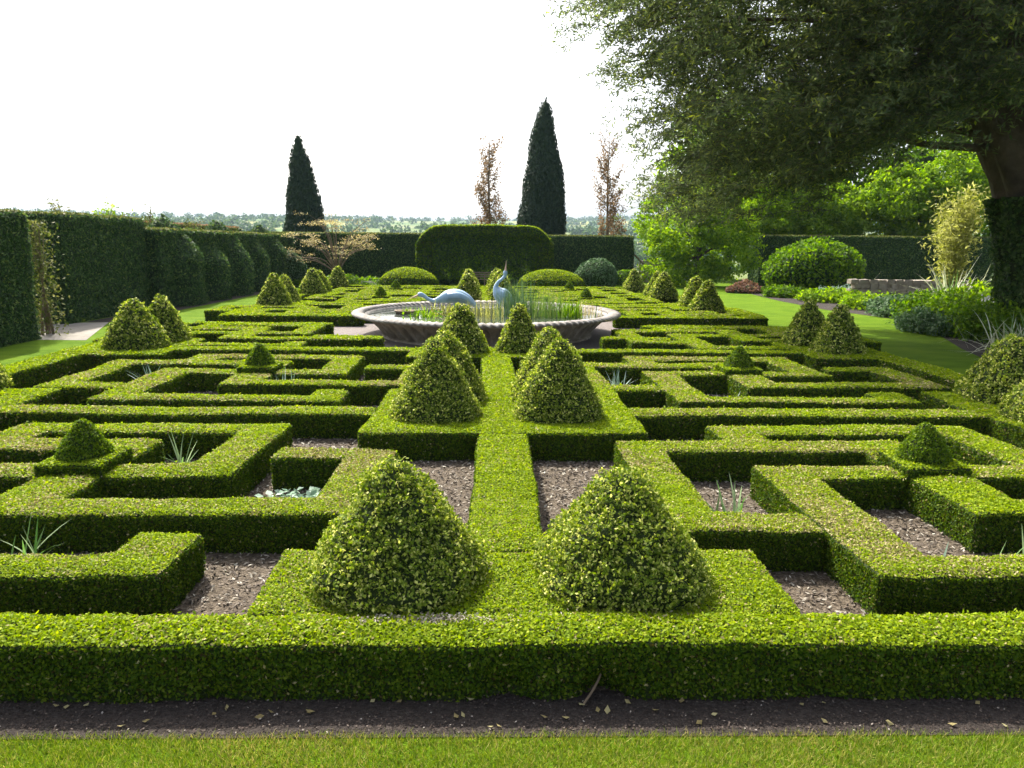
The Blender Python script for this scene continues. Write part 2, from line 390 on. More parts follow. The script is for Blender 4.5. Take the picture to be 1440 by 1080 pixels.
sheet('lawn', [(-40, -8), (40, -8), (40, 60), (-40, 60)], .004, LAWN)
sheet('soil_strip', [(-9.2, 3.54), (9.0, 3.54), (9.0, 4.4), (-9.2, 4.4)], .010, SOIL)
sheet('mulch_bed', [(-8.9, 3.95), (8.6, 3.95), (8.3, 22), (7.4, 40.6), (-9.7, 40.6), (-9.3, 22), (-8.9, 11)], .014, MULCH)
sheet('gravel_court', [(-.3 + 6.1 * math.cos(a), 21.6 + 5.0 * math.sin(a)) for a in np.linspace(0, 2 * math.pi, 48, endpoint=False)], .020, GRAVEL)
sheet('path', [(-20, 19.9), (-10.9, 19.7), (-12.6, 24.2), (-20, 22.6)], .010, PAVE)
sheet('path', [(-13.4, 24.2), (-12.3, 24.2), (-12.0, 46), (-13.0, 46)], .008, SOIL)
sheet('border_soil', [(10.8, 14.5), (12.2, 19), (15.0, 26), (13.9, 31), (13.8, 36), (14.2, 42), (30, 46), (30, 12)], .010, SOIL)

# bark chips lying on the near beds, short grass at the bottom of the picture, crumbs on the soil strip
def chips(name, x0, x1, y0, y1, cnt, L, mat, z=.018, tilt=.25, asp=.3):
    g = Geo(); k = cnt
    p = np.stack([x0 + (x1 - x0) * rng.random(k), y0 + (y1 - y0) * rng.random(k) ** 1.25, z + .012 * rng.random(k)], 1)
    p = p[in_view(p, 1.1)]
    nn = np.zeros((len(p), 3)); nn[:, 2] = 1
    leaves(g, p, nn, L * (.5 + np.clip(np.linalg.norm(p, axis=1) / 9, .4, 1.6)), 0, asp, tilt)
    return tag(g.build(name, mat), kind='stuff')
chips('bark_chips', -7, 7, 4.3, 16, 110000, .038, CHIP, tilt=.4, asp=.34)
chips('soil_crumbs', -3.8, 3.8, 3.57, 3.95, 3500, .016, CRUMB, .014, .4, .6)

def fallen_leaves():
    g = Geo(); k = 42; p = np.stack([-3.4 + 6.9 * rng.random(k), 3.60 + .27 * rng.random(k), np.full(k, .022)], 1)
    leaves(g, p, np.tile([0, 0, 1.], (k, 1)), .045, 0, .65, .25, bend=.2)
    tag(g.build('fallen_leaves', TANL), kind='stuff')
fallen_leaves()

def grass_blades():
    k = 60000
    p = np.stack([-3.4 + 7 * rng.random(k), 3.1 + .53 * rng.random(k), np.full(k, .004)], 1)
    f = fbm(p, 2.2, 1.0)
    p = p[(p[:, 1] < 3.55 + .016 * fbm(p, 5, 2) + .012 * fbm(p, 1.4, 6) + .012 * rng.normal(size=k))]; k = len(p)
    h = .022 + .022 * rng.random(k); a = rng.random(k) * 6.28; w = .0022
    lean = rng.normal(size=(k, 2)) * .016
    dx = np.stack([np.cos(a) * w, np.sin(a) * w, a * 0], 1)
    tip = p + np.stack([lean[:, 0], lean[:, 1], h], 1)
    V = np.stack([p - dx, p + dx, tip], 1).reshape(-1, 3)
    g = Geo(); dry = (fbm(p, 3.1, 4.0) + .6 * rng.normal(size=k)) > .42
    g.add(V, np.arange(3 * k).reshape(k, 3), dry.astype(int))
    tag(g.build('grass', [GRASS, GRASSY]), 'short sunlit lawn grass along the bottom edge of the garden', 'grass', kind='stuff')
grass_blades()

# ------------------------------------------------------------------ the parterre
def fret(dx, dy):
    """plan of one fret panel; arms a..d coil out from the finial in the middle (0,0)"""
    R = [(-.30, .30, 0, 1.05), (-3.03, .30, .58, 1.02), (-3.03, -2.55, -1.70, 1.02), (-3.03, -1.78, -1.72, -1.34),        # up, left, down, foot
         (-1.74, 0, -.30, .10), (-1.74, -1.22, -2.52, .10), (-1.74, 1.86, -2.52, -2.18), (1.38, 1.86, -2.52, -1.80),      # left, down, right, up
         (-.30, .30, -1.36, 0), (-.30, 3.05, -1.36, -.97), (2.55, 3.05, -1.36, .62), (1.80, 3.05, .27, .62),              # down, right, up, stub
         (0, 1.56, -.30, .10), (1.06, 1.56, -.30, 1.83), (-1.74, 1.56, 1.40, 1.83), (-1.74, -1.22, .95, 1.83)]            # right, up, left, stub
    return [(a + dx, b_ + dx, c + dy, d + dy) for a, b_, c, d in R]

def finial(label, x, y, h=.36, R=.255, H=.39):
    t = thing('topiary_finial', (sx_(x, y), y, h - .02), label, 'topiary', 'small finials in the middle of the fret hedges')
    s = .31; g = Geo(); org = (sx_(x, y), y, h - .02)
    V, Q = hedge_surface([(x - s, x + s, y - s, y + s)], .12, .06, z0=h - .02)
    g.add(V, Q, 0, True); cover(g, V, Q, (1, 2, 2), cov=2.2, warp=shear)
    g.build('plinth', [CORE, BOX, BOXTOP], t, origin=org, warp=shear)
    g = Geo(); cone_geo(g, x, y, h + .085, R, H, (1.02, 0), .05, (1, 1, 1), 2.3, .012, .021, .0034, .06, warp=shear, lift=.02)
    g.build('cone', [CORE, FIN], t, origin=org, warp=shear)
    return t

side = {-1: 'left', 1: 'right'}
CX = {-1: -4.16, 1: 4.42}
rows = {1: (7.30, 'first row behind the front hedge'), 2: (13.1, 'second row in front of the fountain')}
for s in (-1, 1):
    for r_, (yy, wh) in rows.items():
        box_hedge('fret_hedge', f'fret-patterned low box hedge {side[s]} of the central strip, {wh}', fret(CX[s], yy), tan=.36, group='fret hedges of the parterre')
        finial(f'small pointed finial, {side[s]} fret hedge of the {wh}', CX[s], yy)
        far = [rot(q) for q in fret(CX[-s] , yy)]
        box_hedge('fret_hedge', f'far fret hedge {side[s]} of centre, {"second row beyond the fountain" if r_ == 2 else "last row by the domes"}', [rot(q) for q in fret(CX[-s], yy)], group='fret hedges of the parterre')
        finial(f'tiny far finial {side[s]} of centre, {"second row beyond the fountain" if r_ == 2 else "last row before the domes"}', .1 - CX[-s], 44.2 - yy)
    # third row, cut short by the gravel court round the basin
    dx = s * 1.95
    def third(sg):
        q = fret(CX[sg] + sg * 1.95, 18.85)
        if sg < 0: q[10] = (q[10][0], q[10][1], q[10][2], 17.9); del q[11]
        q.append((-4.3, -2.62, 17.78, 18.18) if sg < 0 else (2.75, 4.4, 17.78, 18.18))
        return q
    box_hedge('fret_hedge', f'fret hedge {side[s]} of the stone basin, in front of the gravel court', third(s), group='fret hedges of the parterre')
    box_hedge('fret_hedge', f'fret hedge beyond the long low hedge on the {side[s]}, behind the basin', [rot(q) for q in third(-s)], group='fret hedges of the parterre')

XL, XR, XLi, XRi = -8.85, 8.52, -8.27, 7.95
box_hedge('front_hedge', 'long low box hedge along the dark soil strip at the front', [(XL, XR, 3.88, 4.22)], tan=.07, cov=2.6, lo=.026, dead=[(-.42, 4.13, .20, .03, 620), (.28, 4.10, .12, .05, 420), (.7, 4.15, .2, .03, 160)], dents=[(.62, .02, .12, .17), (.05, .06, .12, .10), (.33, .30, .05, .06), (-1.6, .03, .09, .05), (1.9, .04, .12, .04)])
NEARB = [(-1.54, 1.9, 4.21, 5.17)]
def near_far(name, lab_n, lab_f, rects, **k):
    box_hedge(name, lab_n, rects, **k); box_hedge(name, lab_f, [rot(q) for q in rects], **k)
near_far('hedge_block', 'low box block carrying the two big front cones', 'farthest low box block carrying two cones before the arbour', [(-1.54, 1.9, 4.225, 5.17)], tan=.12)
near_far('hedge_block', 'square box block carrying four cones between the near fret hedges', 'square box block carrying four cones beyond the fountain', [(-1.66, 1.82, 8.66, 11.4)], tan=.05)
near_far('hedge_block', 'low box block with two cones right in front of the basin', 'low box block with two cones right behind the basin', [(-1.72, 1.82, 14.8, 16.1)], tan=.05)
near_far('central_hedge', 'bright green central hedge strip between the two nearest cones', 'farthest central hedge strip leading to the arbour', [(-.2, .36, 5.175, 8.655)], tan=.08)
near_far('central_hedge', 'central hedge strip between the four-cone block and the basin', 'central hedge strip just beyond the basin', [(-.2, .36, 11.405, 14.795)], tan=.06)
for s in (-1, 1):
    e = lambda a, b_: (min(s * a, s * b_) + (.05 if s > 0 else 0), max(s * a, s * b_) + (.05 if s > 0 else 0))
    bi, bo = (XLi, XL) if s < 0 else (XRi, XR)
    bx = (min(bi, bo), max(bi, bo))
    px = (XLi, -6.72) if s < 0 else (6.70, XRi)
    n_ = side[s]
    near_far('border_hedge', f'{n_} edge hedge of the near half, with step-outs for cones', f'{side[-s]} edge hedge of the far half beyond the fountain',
             [(*bx, 4.225, 20.8), (*px, 8.6, 11.35), (*px, 14.95, 17.5)], tan=.05)
    ix = (-6.715, -1.67) if s < 0 else (1.83, 6.695)
    near_far('cross_hedge', f'straight cross hedge {n_} of the four-cone block', f'straight cross hedge {side[-s]} of centre in the far half', [(*ix, 9.68, 10.1)], tan=.22)
    ix = (-6.715, -1.73) if s < 0 else (1.83, 6.695)
    near_far('cross_hedge', f'straight cross hedge in front of the basin on the {n_}', f'straight cross hedge behind the basin on the {side[-s]}', [(*ix, 15.62, 16.05)], tan=.10)
    ix = (XLi + .005, -4.4) if s < 0 else (4.4, XRi - .005)
    box_hedge('cross_hedge', f'thin end hedge of the near half beside the gravel court, {n_}', [(*ix, 20.75, 21.05)], tan=.05)
    ix = (-8.36, -3.95) if s < 0 else (4.1, 8.36)
    box_hedge('cross_hedge', f'long dark-faced hedge opening the far half, {n_} of the basin', [(*ix, 23.35, 23.85)], tan=.03)
box_hedge('cross_hedge', 'end hedge of the far half in front of the clipped domes', [(-8.36, 8.9, 40.0, 40.4)], tan=.03)

# cones: (x, y, radius, height)
c_n = 'clipped cones standing on the hedge blocks'
topiary_cone('largest cream-green cone, left of the central strip at the front', -.68, 4.80, .60, .80)
topiary_cone('largest cream-green cone, right of the central strip at the front', .86, 4.80, .60, .77)
for s in (-1, 1):
    n_ = side[s]; x = .0 + s * .82
    topiary_cone(f'front {n_} cone of the four on the middle block', x, 9.62, .58, 1.04)
    topiary_cone(f'rear {n_} cone of the four on the middle block', x * .93, 10.75, .57, 1.02)
    topiary_cone(f'cone {n_} of the strip right in front of the basin', -.03 + s * .62, 15.6, .56 if s < 0 else .48, 1.02)
    topiary_cone(f'cone {n_} of centre just behind the basin', s * .68 , 28.5, .58, 1.1)
    topiary_cone(f'front {n_} cone of four beyond the standing crane', s * .70, 33.4, .6, 1.12)
    topiary_cone(f'rear {n_} cone of four beyond the standing crane', s * .70, 34.6, .58, 1.1)
    topiary_cone(f'farthest cone {n_} of centre before the arbour', s * .72, 39.4, .56, 1.0)
topiary_cone('broad edge cone nearest the tall hedges on the left', -7.62, 15.95, .63, 1.02)
topiary_cone('edge cone close behind the broad one on the left', -7.5, 17.05, .56, 1.06)
topiary_cone('edge cone cut off by the left side of the picture', -8.15, 11.2, .60, .98)
topiary_cone('edge cone in front of the second cross hedge, far left', -7.75, 9.3, .60, .98)
topiary_cone('edge cone by the curving lawn on the right, front one', 7.55, 15.85, .52, 1.08)
topiary_cone('edge cone by the curving lawn on the right, rear one', 7.38, 16.95, .54, 1.08)
topiary_cone('bright cream edge cone behind the one at the right side of the picture', 7.72, 10.85, .62, 1.0)
topiary_cone('bright cream edge cone cut off by the right side of the picture', 7.42, 9.42, .58, .84)
FARC = [(27.3, 'first'), (28.75, 'second'), (33.6, 'third'), (34.9, 'fourth'), (39.8, 'fifth and last')]
for y, nth in FARC:
    topiary_cone(f'{nth} far edge cone along the left side lawn, counting from the basin', -7.7, y, .60, 1.1)
    topiary_cone(f'{nth} far edge cone along the right side lawn, counting from the basin', 7.9, y - .9, .60, 1.1)

# ------------------------------------------------------------------ strap-leaved clumps in the beds
def blades(g, x, y, z, cnt, L, w, mi=0, spread=.5, droop=.6, seg=4, jitter=.06):
    for _ in range(cnt):
        a = random.random() * 6.283; r = spread * (.3 + .9 * random.random()); ln = L * (.6 + .6 * random.random())
        bx, by = x + random.gauss(0, jitter), y + random.gauss(0, jitter)
        vs = []; ca, sa = math.cos(a), math.sin(a)
        for i in range(seg + 1):
            t = i / seg; u = ln * t * r; h = ln * (t * math.sqrt(max(.05, 1 - r * r * .5)) - droop * r * t * t * .6)
            ww = w * (1 - t ** 2) * .5 + .0008
            vs += [(bx + ca * u - sa * ww, by + sa * u + ca * ww, z + max(h, .01)), (bx + ca * u + sa * ww, by + sa * u - ca * ww, z + max(h, .01))]
        g.add(vs, [(2 * i, 2 * i + 1, 2 * i + 3, 2 * i + 2) for i in range(seg)], mi)

def strap_clump(label, x, y, cnt, L, w=.022, mat=STRAP, spread=.7):
    g = Geo(); blades(g, x, y, .012, cnt, L, w, 0, spread)
    tag(g.build('strap_leaf_plant', mat, origin=(x, y, .012)), label, 'plant', 'strap-leaved clumps growing in the beds')
strap_clump('strappy green clump in the front left bed, near the picture edge', -3.75, 5.62, 14, .46)
strap_clump('strappy clump inside the left front fret, between hedge and finial', -3.62, 8.30, 12, .44)
strap_clump('strappy clump by the corner of the left front fret', -2.18, 6.62, 7, .38)
strap_clump('grey-green strappy clump inside the left second-row fret corner', -3.62, 12.45, 16, .52, mat=HOSTA)
strap_clump('grey-green strappy clump at the far left of the second row', -6.1, 13.0, 24, .58, mat=HOSTA)
strap_clump('short strappy tuft before the hedge in the left second row', -4.95, 11.45, 7, .30, mat=HOSTA)
strap_clump('row of grey-green strap leaves right of the four-cone block', 2.15, 12.9, 36, .42, mat=HOSTA)
strap_clump('thin strappy clump on mulch inside the right front fret', 2.25, 6.75, 12, .40)
strap_clump('few long thin leaves at the right edge of the right front fret', 4.2, 5.55, 4, .42)
strap_clump('small pale tuft in the right front fret, below its finial', 3.75, 5.5, 4, .26, mat=HOSTA)
strap_clump('small tuft in the right second-row fret, below its finial', 3.75, 11.75, 8, .34, mat=HOSTA)
strap_clump('row of small strap leaves right of the second-row finial', 5.2, 11.55, 14, .22, mat=HOSTA)
strap_clump('bluish tuft in the third row, left of the basin', -4.9, 18.2, 14, .34, mat=HOSTA)
strap_clump('bluish tuft in the third row, nearer the left lawn', -6.5, 19.0, 12, .34, mat=HOSTA)

def broad_clump(label, x, y, cnt, R, L, mat):
    g = Geo(); a = rng.random(cnt) * 6.283; r = R * np.sqrt(rng.random(cnt))
    p = np.stack([x + r * np.cos(a), y + r * np.sin(a) * .7, .05 + .09 * rng.random(cnt)], 1)
    nn = np.tile([0, 0, 1.], (cnt, 1)); leaves(g, p, nn, L, 0, .75, .4, bend=-.08)
    blades(g, x, y, .012, 10, .10, .012)
    tag(g.build('broad_leaf_plant', mat, origin=(x, y, 0)), label, 'plant')
broad_clump('low grey-leaved clump in the bed left of the nearest left cone', -1.97, 7.02, 260, .38, .085, HOSTA)

# ------------------------------------------------------------------ stone basin
BX, BY = -.30, 21.55
def basin():
    t = thing('stone_basin', (BX, BY, 0), 'large round carved stone basin on gravel in the garden centre', 'fountain basin')
    ns = 1440; th = np.linspace(0, 2 * np.pi, ns, endpoint=False)
    def ring_surface(name, prof, mod, mat, closed=False):
        g = Geo(); P = np.array(prof); V = []
        for i, (r, z) in enumerate(P):
            rr, zz = mod(i / (len(P) - 1), th, r, z)
            V.append(np.stack([rr * np.cos(th), rr * np.sin(th), zz + 0 * th], 1))
        V = np.concatenate(V); Q = []
        for i in range(len(P) - 1):
            a = i * ns + np.arange(ns); b_ = i * ns + (np.arange(ns) + 1) % ns
            Q.append(np.stack([a, b_, b_ + ns, a + ns], 1))
        g.add(V, np.concatenate(Q), 0, True)
        return g.build(name, mat, t)
    # flared wall with a row of carved loops
    N = 54
    def wall_mod(u, th, r, z):
        ph = (th * N / (2 * np.pi)) % 1 - .5
        arch = np.clip(u, 0, 1)
        wdt = .36 * np.sqrt(np.clip(1 - ((arch - .30) / .55) ** 2, 0, 1))
        inside = 1 / (1 + np.exp((np.abs(ph) - wdt) * 30))
        ridge = np.exp(-((np.abs(ph) - wdt) / .07) ** 2)
        band = 1.0 if .06 < u < .88 else 0.0
        return r + band * (-.13 * inside + .07 * ridge), z
    us = np.linspace(0, 1, 40)
    wall = [(2.93 + .58 * (u ** 1.3), .63 * u) for u in us]
    ring_surface('basin_wall', wall, wall_mod, STONE)
    ring_surface('base_step', [(2.85, .07), (2.99, .07), (3.03, .05), (3.03, 0)], lambda u, th, r, z: (r + .01 * np.sin(th * 40), z), STONE)
    # rope-twisted rim
    def rope(u, th, r, z):
        a = u * 2 * np.pi
        k = 1 + .22 * np.sin(a * 2 + th * 120)
        return 3.68 + .155 * np.cos(a) * k, .665 + .058 * np.sin(a) * k
    ring_surface('rim', [(0, 0)] * 25, rope, RIMST)
    ring_surface('inner_wall', [(3.58, .68), (3.46, .63), (3.44, .585)], lambda u, th, r, z: (r, z), RIMST)
    g = Geo(); k = 96; a = np.linspace(0, 2 * np.pi, k, endpoint=False)
    v = np.concatenate([[[0, 0, .60]], np.stack([3.45 * np.cos(a), 3.45 * np.sin(a), np.full(k, .60)], 1)])
    g.add(v, [(0, 1 + i, 1 + (i + 1) % k) for i in range(k)])
    tag(g.build('water', WATER, None, origin=(0, 0, 0)), kind='structure').location = (BX, BY, 0)
    return t
basin()

def tube(g, pts, rad, nseg=12, mi=0, flat=None, cap=True):
    """tube along points; rad per point, flat = (sx, sz) squash of the ring"""
    P = np.array(pts, float); k = len(P); T = np.gradient(P, axis=0); T = unit(T)
    ref = np.array([0, 1., 0]) if abs(T[:, 1]).max() < .9 else np.array([1., 0, 0])
    V = []; th = np.linspace(0, 2 * np.pi, nseg, endpoint=False)
    for i in range(k):
        a = np.cross(T[i], ref); a /= np.linalg.norm(a) + 1e-9; b_ = np.cross(T[i], a)
        f = flat[i] if flat is not None else (1, 1)
        V.append(P[i] + rad[i] * (np.cos(th)[:, None] * a * f[0] + np.sin(th)[:, None] * b_ * f[1]))
    V = np.concatenate(V); Q = []
    for i in range(k - 1):
        a = i * nseg + np.arange(nseg); b_ = i * nseg + (np.arange(nseg) + 1) % nseg
        Q.append(np.stack([a, b_, b_ + nseg, a + nseg], 1))
    g.add(V, np.concatenate(Q), mi, True)
    if cap:
        for i, sgn in ((0, 1), (k - 1, -1)):
            c = np.concatenate([[P[i]], V[i * nseg:(i + 1) * nseg]])
            g.add(c, [(0, 1 + (j if sgn > 0 else (j + 1) % nseg), 1 + ((j + 1) % nseg if sgn > 0 else j)) for j in range(nseg)], mi, True)

def smooth_path(pts, k):
    """Catmull-Rom through rows of numbers"""
    P = np.array(pts, float); P = np.vstack([2 * P[0] - P[1], P, 2 * P[-1] - P[-2]]); out = []
    for i in range(1, len(P) - 2):
        for t in np.linspace(0, 1, k, endpoint=False):
            a, b_, c, d = P[i - 1:i + 3]
            out.append(.5 * (2 * b_ + (c - a) * t + (2 * a - 5 * b_ + 4 * c - d) * t * t + (3 * b_ - a - 3 * c + d) * t ** 3))
    out.append(P[-2]); return np.array(out)

g = Geo(); r_ = random.Random(2)
for i in range(9):
    x = .62 + r_.gauss(0, .07); tube(g, smooth_path([(x, 4.02, 0), (x + r_.gauss(0, .02), 4.0, .10), (x + r_.gauss(0, .05), 3.99, .24)], 3), [.006] * 7, 5)
tube(g, smooth_path([(.64, 3.96, .17), (.58, 3.88, .09), (.50, 3.80, .02)], 4), [.008] * 9, 6)
tag(g.build('bare_stem', TWIG, origin=(.62, 4.0, 0)), 'bare woody stems in the hollow at the foot of the front hedge', 'stems')

def crane(label, loc, body, bill, legs):
    """body: rows of x, y, z, radius running tail - body - neck - head"""
    q = 1.0 if 'drink' in label else .94; body = [tuple(v * q for v in r) for r in body]; bill = [tuple(v * q for v in r) for r in bill]; legs = [(tuple(v * q for v in a), (b_[0] * q, b_[1] * q, b_[2])) for a, b_ in legs]
    t = thing('crane_statue', loc, label, 'crane statue', 'pair of crane statues in the basin')
    S = smooth_path(body, 7); g = Geo(); tube(g, S[:, :3], np.maximum(S[:, 3], .006), 18)
    bo = g.build('body', CRANEM, t)
    g = Geo(); hd = np.array(body[-1][:3])
    S = smooth_path([(*hd, .030), *bill], 5); tube(g, S[:, :3], np.maximum(S[:, 3], .003), 10); g.build('bill', BILL, t)
    for (a, b_) in legs:
        g = Geo(); mid = (np.array(a) + np.array(b_)) / 2 + np.array([.03, 0, 0])
        S = smooth_path([(*a, .03), (*mid, .018), (*b_, .014)], 5); tube(g, S[:, :3], S[:, 3], 8)
        for dx, dy in ((-.12, .0), (-.09, .07), (-.09, -.07), (.06, 0)):
            tube(g, [b_, (b_[0] + dx * .5, b_[1] + dy * .5, b_[2]), (b_[0] + dx, b_[1] + dy, b_[2] - .005)], [.012, .010, .005], 6)
        g.build('leg', CRANEM, t)
    g = Geo(); S = smooth_path([(*np.array(w_)[:3], w_[3]) for w_ in body[1:5]], 6)
    for sg in (-1, 1):
        P = S[:, :3] + np.array([0, sg * .9, .12]) * S[:, 3:4]; tube(g, P, S[:, 3] * .55, 12)
    g.build('wing', CRANEM, t)
    return t
crane('pale blue crane statue bending down to drink', (BX, BY, .76),
      [(-.22, .0, -.02, .01), (-.36, 0, .10, .07), (-.58, 0, .27, .15), (-.85, 0, .36, .20), (-1.12, 0, .34, .19), (-1.36, 0, .26, .11), (-1.54, 0, .22, .062), (-1.70, 0, .27, .05), (-1.82, 0, .36, .055), (-1.93, 0, .40, .07), (-1.99, 0, .38, .05)],
      [(-2.06, 0, .35, .026), (-2.18, 0, .30, .012), (-2.30, 0, .25, .004)],
      [((-.82, .06, .22), (-.80, .08, -.22)), ((-.95, -.06, .22), (-.98, -.08, -.22))])
crane('pale blue crane statue standing with its neck and bill raised', (BX, BY, .56),
      [(.86, 0, .02, .01), (.80, 0, .16, .08), (.66, 0, .38, .20), (.50, 0, .58, .25), (.36, 0, .72, .20), (.29, 0, .84, .11), (.29, 0, .94, .062), (.36, 0, 1.05, .05), (.47, 0, 1.14, .046), (.55, 0, 1.23, .05), (.56, 0, 1.32, .068), (.565, 0, 1.38, .05)],
      [(.57, 0, 1.44, .028), (.58, 0, 1.56, .013), (.585, 0, 1.70, .004)],
      [((.52, .07, .42), (.50, .09, -.04)), ((.56, -.07, .42), (.60, -.09, -.04))])

def water_plant(label, x, y, cnt, L, w, mat, spread=.25, jit=.15, broad=None):
    g = Geo(); blades(g, x, y, .575, int(cnt * 1.7), L * 1.25, w, 0, spread, .4, 4, jit)
    a = np.linspace(0, 2 * np.pi, 14, endpoint=False); g.add(np.concatenate([[[x, y, .595]], np.stack([x + jit * 2.4 * np.cos(a), y + jit * 2.4 * np.sin(a), np.full(14, .57)], 1)]), [(0, 1 + i, 1 + (i + 1) % 14) for i in range(14)], 0)
    mats = [mat]
    if broad:
        k = broad; p = np.stack([x + rng.normal(size=k) * jit * 1.5, y + rng.normal(size=k) * jit, .57 + rng.random(k) * L * .75], 1)
        leaves(g, p, np.tile([0, -.3, .8], (k, 1)), .11, 0, .65, .6)
    tag(g.build('water_plant', mats, origin=(x, y, .54)), label, 'plant', 'plants growing in the basin')
for lab, px, dy, cnt, L, w, mt, sp_, jit, br in [
    ('low leafy green water plant at the left in the basin', -1.75, -.9, 20, .28, .03, MID, .6, .2, 70),
    ('yellowish leafy plant below the drinking crane', -1.15, -.2, 30, .38, .03, BAMB, .5, .3, 80),
    ('pale yellow grass tuft between the two cranes', -.15, -.7, 70, .42, .012, BAMB, .4, .35, 0),
    ('tall blue-green reeds around the standing crane', .85, -.7, 110, .82, .016, BLUEL, .22, .26, 0),
    ('brownish feathery grass beside the blue-green reeds', 1.30, -.2, 110, .66, .010, REED, .35, .30, 0),
    ('dense mid-green reeds in the right half of the basin', 1.75, -.6, 110, .60, .013, REED, .3, .3, 0),
    ('bright green iris leaves in the right half of the basin', 2.35, -.8, 60, .46, .03, MID, .35, .22, 20),
    ('sparse brown stems near the right rim of the basin', 2.85, -.3, 40, .38, .012, TANL, .3, .2, 0)]:
    water_plant(lab, BX + px, BY + dy, cnt, L, w, mt, sp_, jit, br)
g = Geo(); V, Q = lathe_grid([(.02, .0), (.26, 0), (.34, .12), (.36, .14), (.30, .14), (.26, .10), (.02, .10)], 24)
g.add(V, Q, 0, True); blades(g, 0, 0, .08, 26, .2, .02, 1, .9)
tag(g.build('planter_bowl', [WOODM, LIME]), 'small brown planted bowl standing in the left of the basin', 'planter').location = (BX - 2.35, BY + .1, .55)

# ------------------------------------------------------------------ tall yew hedges
def tall_hedge(name, label, x0, x1, y0, y1, h, cov=1.6, mat=YEWH, group=None, step=.3, wob=.06, hi=.14, k=.0042, core=YEWCORE, cat='hedge', topmat=None, extra=None):
    V, Q = hedge_surface([(x0, x1, y0, y1)], h, step, wob, seed=rng.random() * 9)
    nrm = V - np.array([(x0 + x1) / 2, (y0 + y1) / 2, h / 2])
    V = V + unit(nrm * [1, 1, .3]) * (.05 * fbm(V, 1.4, 2.2) + .03 * fbm(V, 4, 1))[:, None] * (V[:, 2:3] > .02)
    g = Geo(); g.add(V, Q, 0, True)
    if extra: extra(g)
    cover(g, V, Q, (1, 2, 2), cov=cov, lo=.05, k=k, hi=hi, aspect=.45, spread=.8, lift=.07, up=.4)
    c = ((x0 + x1) / 2, (y0 + y1) / 2, 0)
    return tag(g.build(name, [core, mat, topmat or mat], origin=c), label, cat, group)
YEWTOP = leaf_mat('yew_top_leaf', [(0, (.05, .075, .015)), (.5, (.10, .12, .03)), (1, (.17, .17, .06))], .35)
gl = 'tall dark yew hedges along the left'
tall_hedge('yew_hedge', 'nearest tall dark yew hedge at the left picture edge', -15.5, -12.25, 8, 19.9, 3.30, topmat=YEWTOP, group=gl)
tall_hedge('yew_hedge', 'flat-topped dark yew hedge beyond the paved gap on the left', -17.5, -13.55, 23.6, 29.2, 3.42, topmat=YEWTOP, group=gl)
# row of closely planted conifers running on to the far hedge
def conifer(label, x, y, R, H):
    t = thing('conifer', (x, y, 0), label, 'conifer', 'row of clipped conifers along the left lawn')
    g = Geo(); ts = np.linspace(0, 1, 16)
    prof = [(R * (1.0 - .15 * a - .80 * max(0, (a - .55) / .45) ** 1.1), H * a) for a in ts[:-1]] + [(.03, H)]
    V, Q = lathe_grid(prof, 28); V[:, 1] *= 1.05
    V += unit(V * [1, 1, 0] + 1e-6) * (.20 * fbm(V + x, 1.3, y) + .08 * fbm(V, 5, y))[:, None]
    V += np.array([x, y, 0]); g.add(V, Q, 0, True)
    cover(g, V, Q, (1, 1, 1), cov=1.5, lo=.06, k=.0042, hi=.16, aspect=.4, lift=.12, up=.6, spread=.9)
    g.build('crown', [YEWCORE, YEWH], t, origin=(x, y, 0))
    g = Geo(); tube(g, [(0, 0, -.02), (0, 0, .5), (0, 0, H * .7)], [.16, .14, .05], 8); g.build('trunk', BARK, t)
tall_hedge('yew_hedge', 'rough dark hedge row running from the flat-topped hedge to the back', -15.6, -13.1, 29.3, 48.5, 3.05, group=gl, topmat=YEWTOP, wob=.16)
ord_ = ['first', 'second', 'third', 'fourth', 'fifth']
for i, (y, H) in enumerate([(31.6, 3.85), (34.6, 3.4), (37.6, 3.8), (41.0, 3.5), (44.2, 3.75)]):
    conifer(f'{ord_[i]} pointed dark conifer growing out of the left hedge row, from the front', -13.85, y, 1.45, H - .22)
tall_hedge('brown_hedge', 'brownish hedge standing behind the left conifer row', -18.6, -16.6, 29.5, 49, 3.50, mat=YEWTOP, topmat=BEECH)
tall_hedge('yew_hedge', 'dark flat-topped back hedge left of the clipped arbour', -17.4, -4.4, 49.6, 51.6, 3.22, group='dark back hedges', k=.0036, topmat=YEWTOP)
tall_hedge('yew_hedge', 'dark flat-topped back hedge right of the clipped arbour', -4.39, 9.0, 49.6, 51.6, 3.18, group='dark back hedges', k=.0036, topmat=YEWTOP)
tall_hedge('yew_hedge', 'wide dark hedge on the right with a sunlit left end', 17.6, 33.5, 50, 52.2, 3.32, k=.0036, topmat=YEWTOP)

# shoots sticking out above the left hedges
def sprig_tree(label, x, y, z0, n_, H, mat, W=.8):
    t = thing('shrub', (x, y, 0), label, 'shrub', 'loose shoots above the left hedge')
    gb, gf = Geo(), Geo()
    tube(gb, [(0, 0, 0), (0, 0, z0 * .6), (0, 0, z0)], [.06, .05, .04], 6)
    for _ in range(n_):
        a = random.random() * 6.28; r = W * random.random(); e = (math.cos(a) * r, math.sin(a) * r, z0 + H * (.3 + .7 * random.random()))
        S = smooth_path([(0, 0, z0 * .95), (e[0] * .45, e[1] * .45, z0 + (e[2] - z0) * .6), e], 4); tube(gb, S, np.linspace(.022, .006, len(S)), 5)
        k = 16; p = S[rng.integers(len(S) // 2, len(S), k)] + rng.normal(size=(k, 3)) * .10
        leaves(gf, p, np.tile([0, 0, .3], (k, 1)), .13, 0, .5, 1.)
    gb.build('stems', TWIG, t); gf.build('foliage', mat, t)
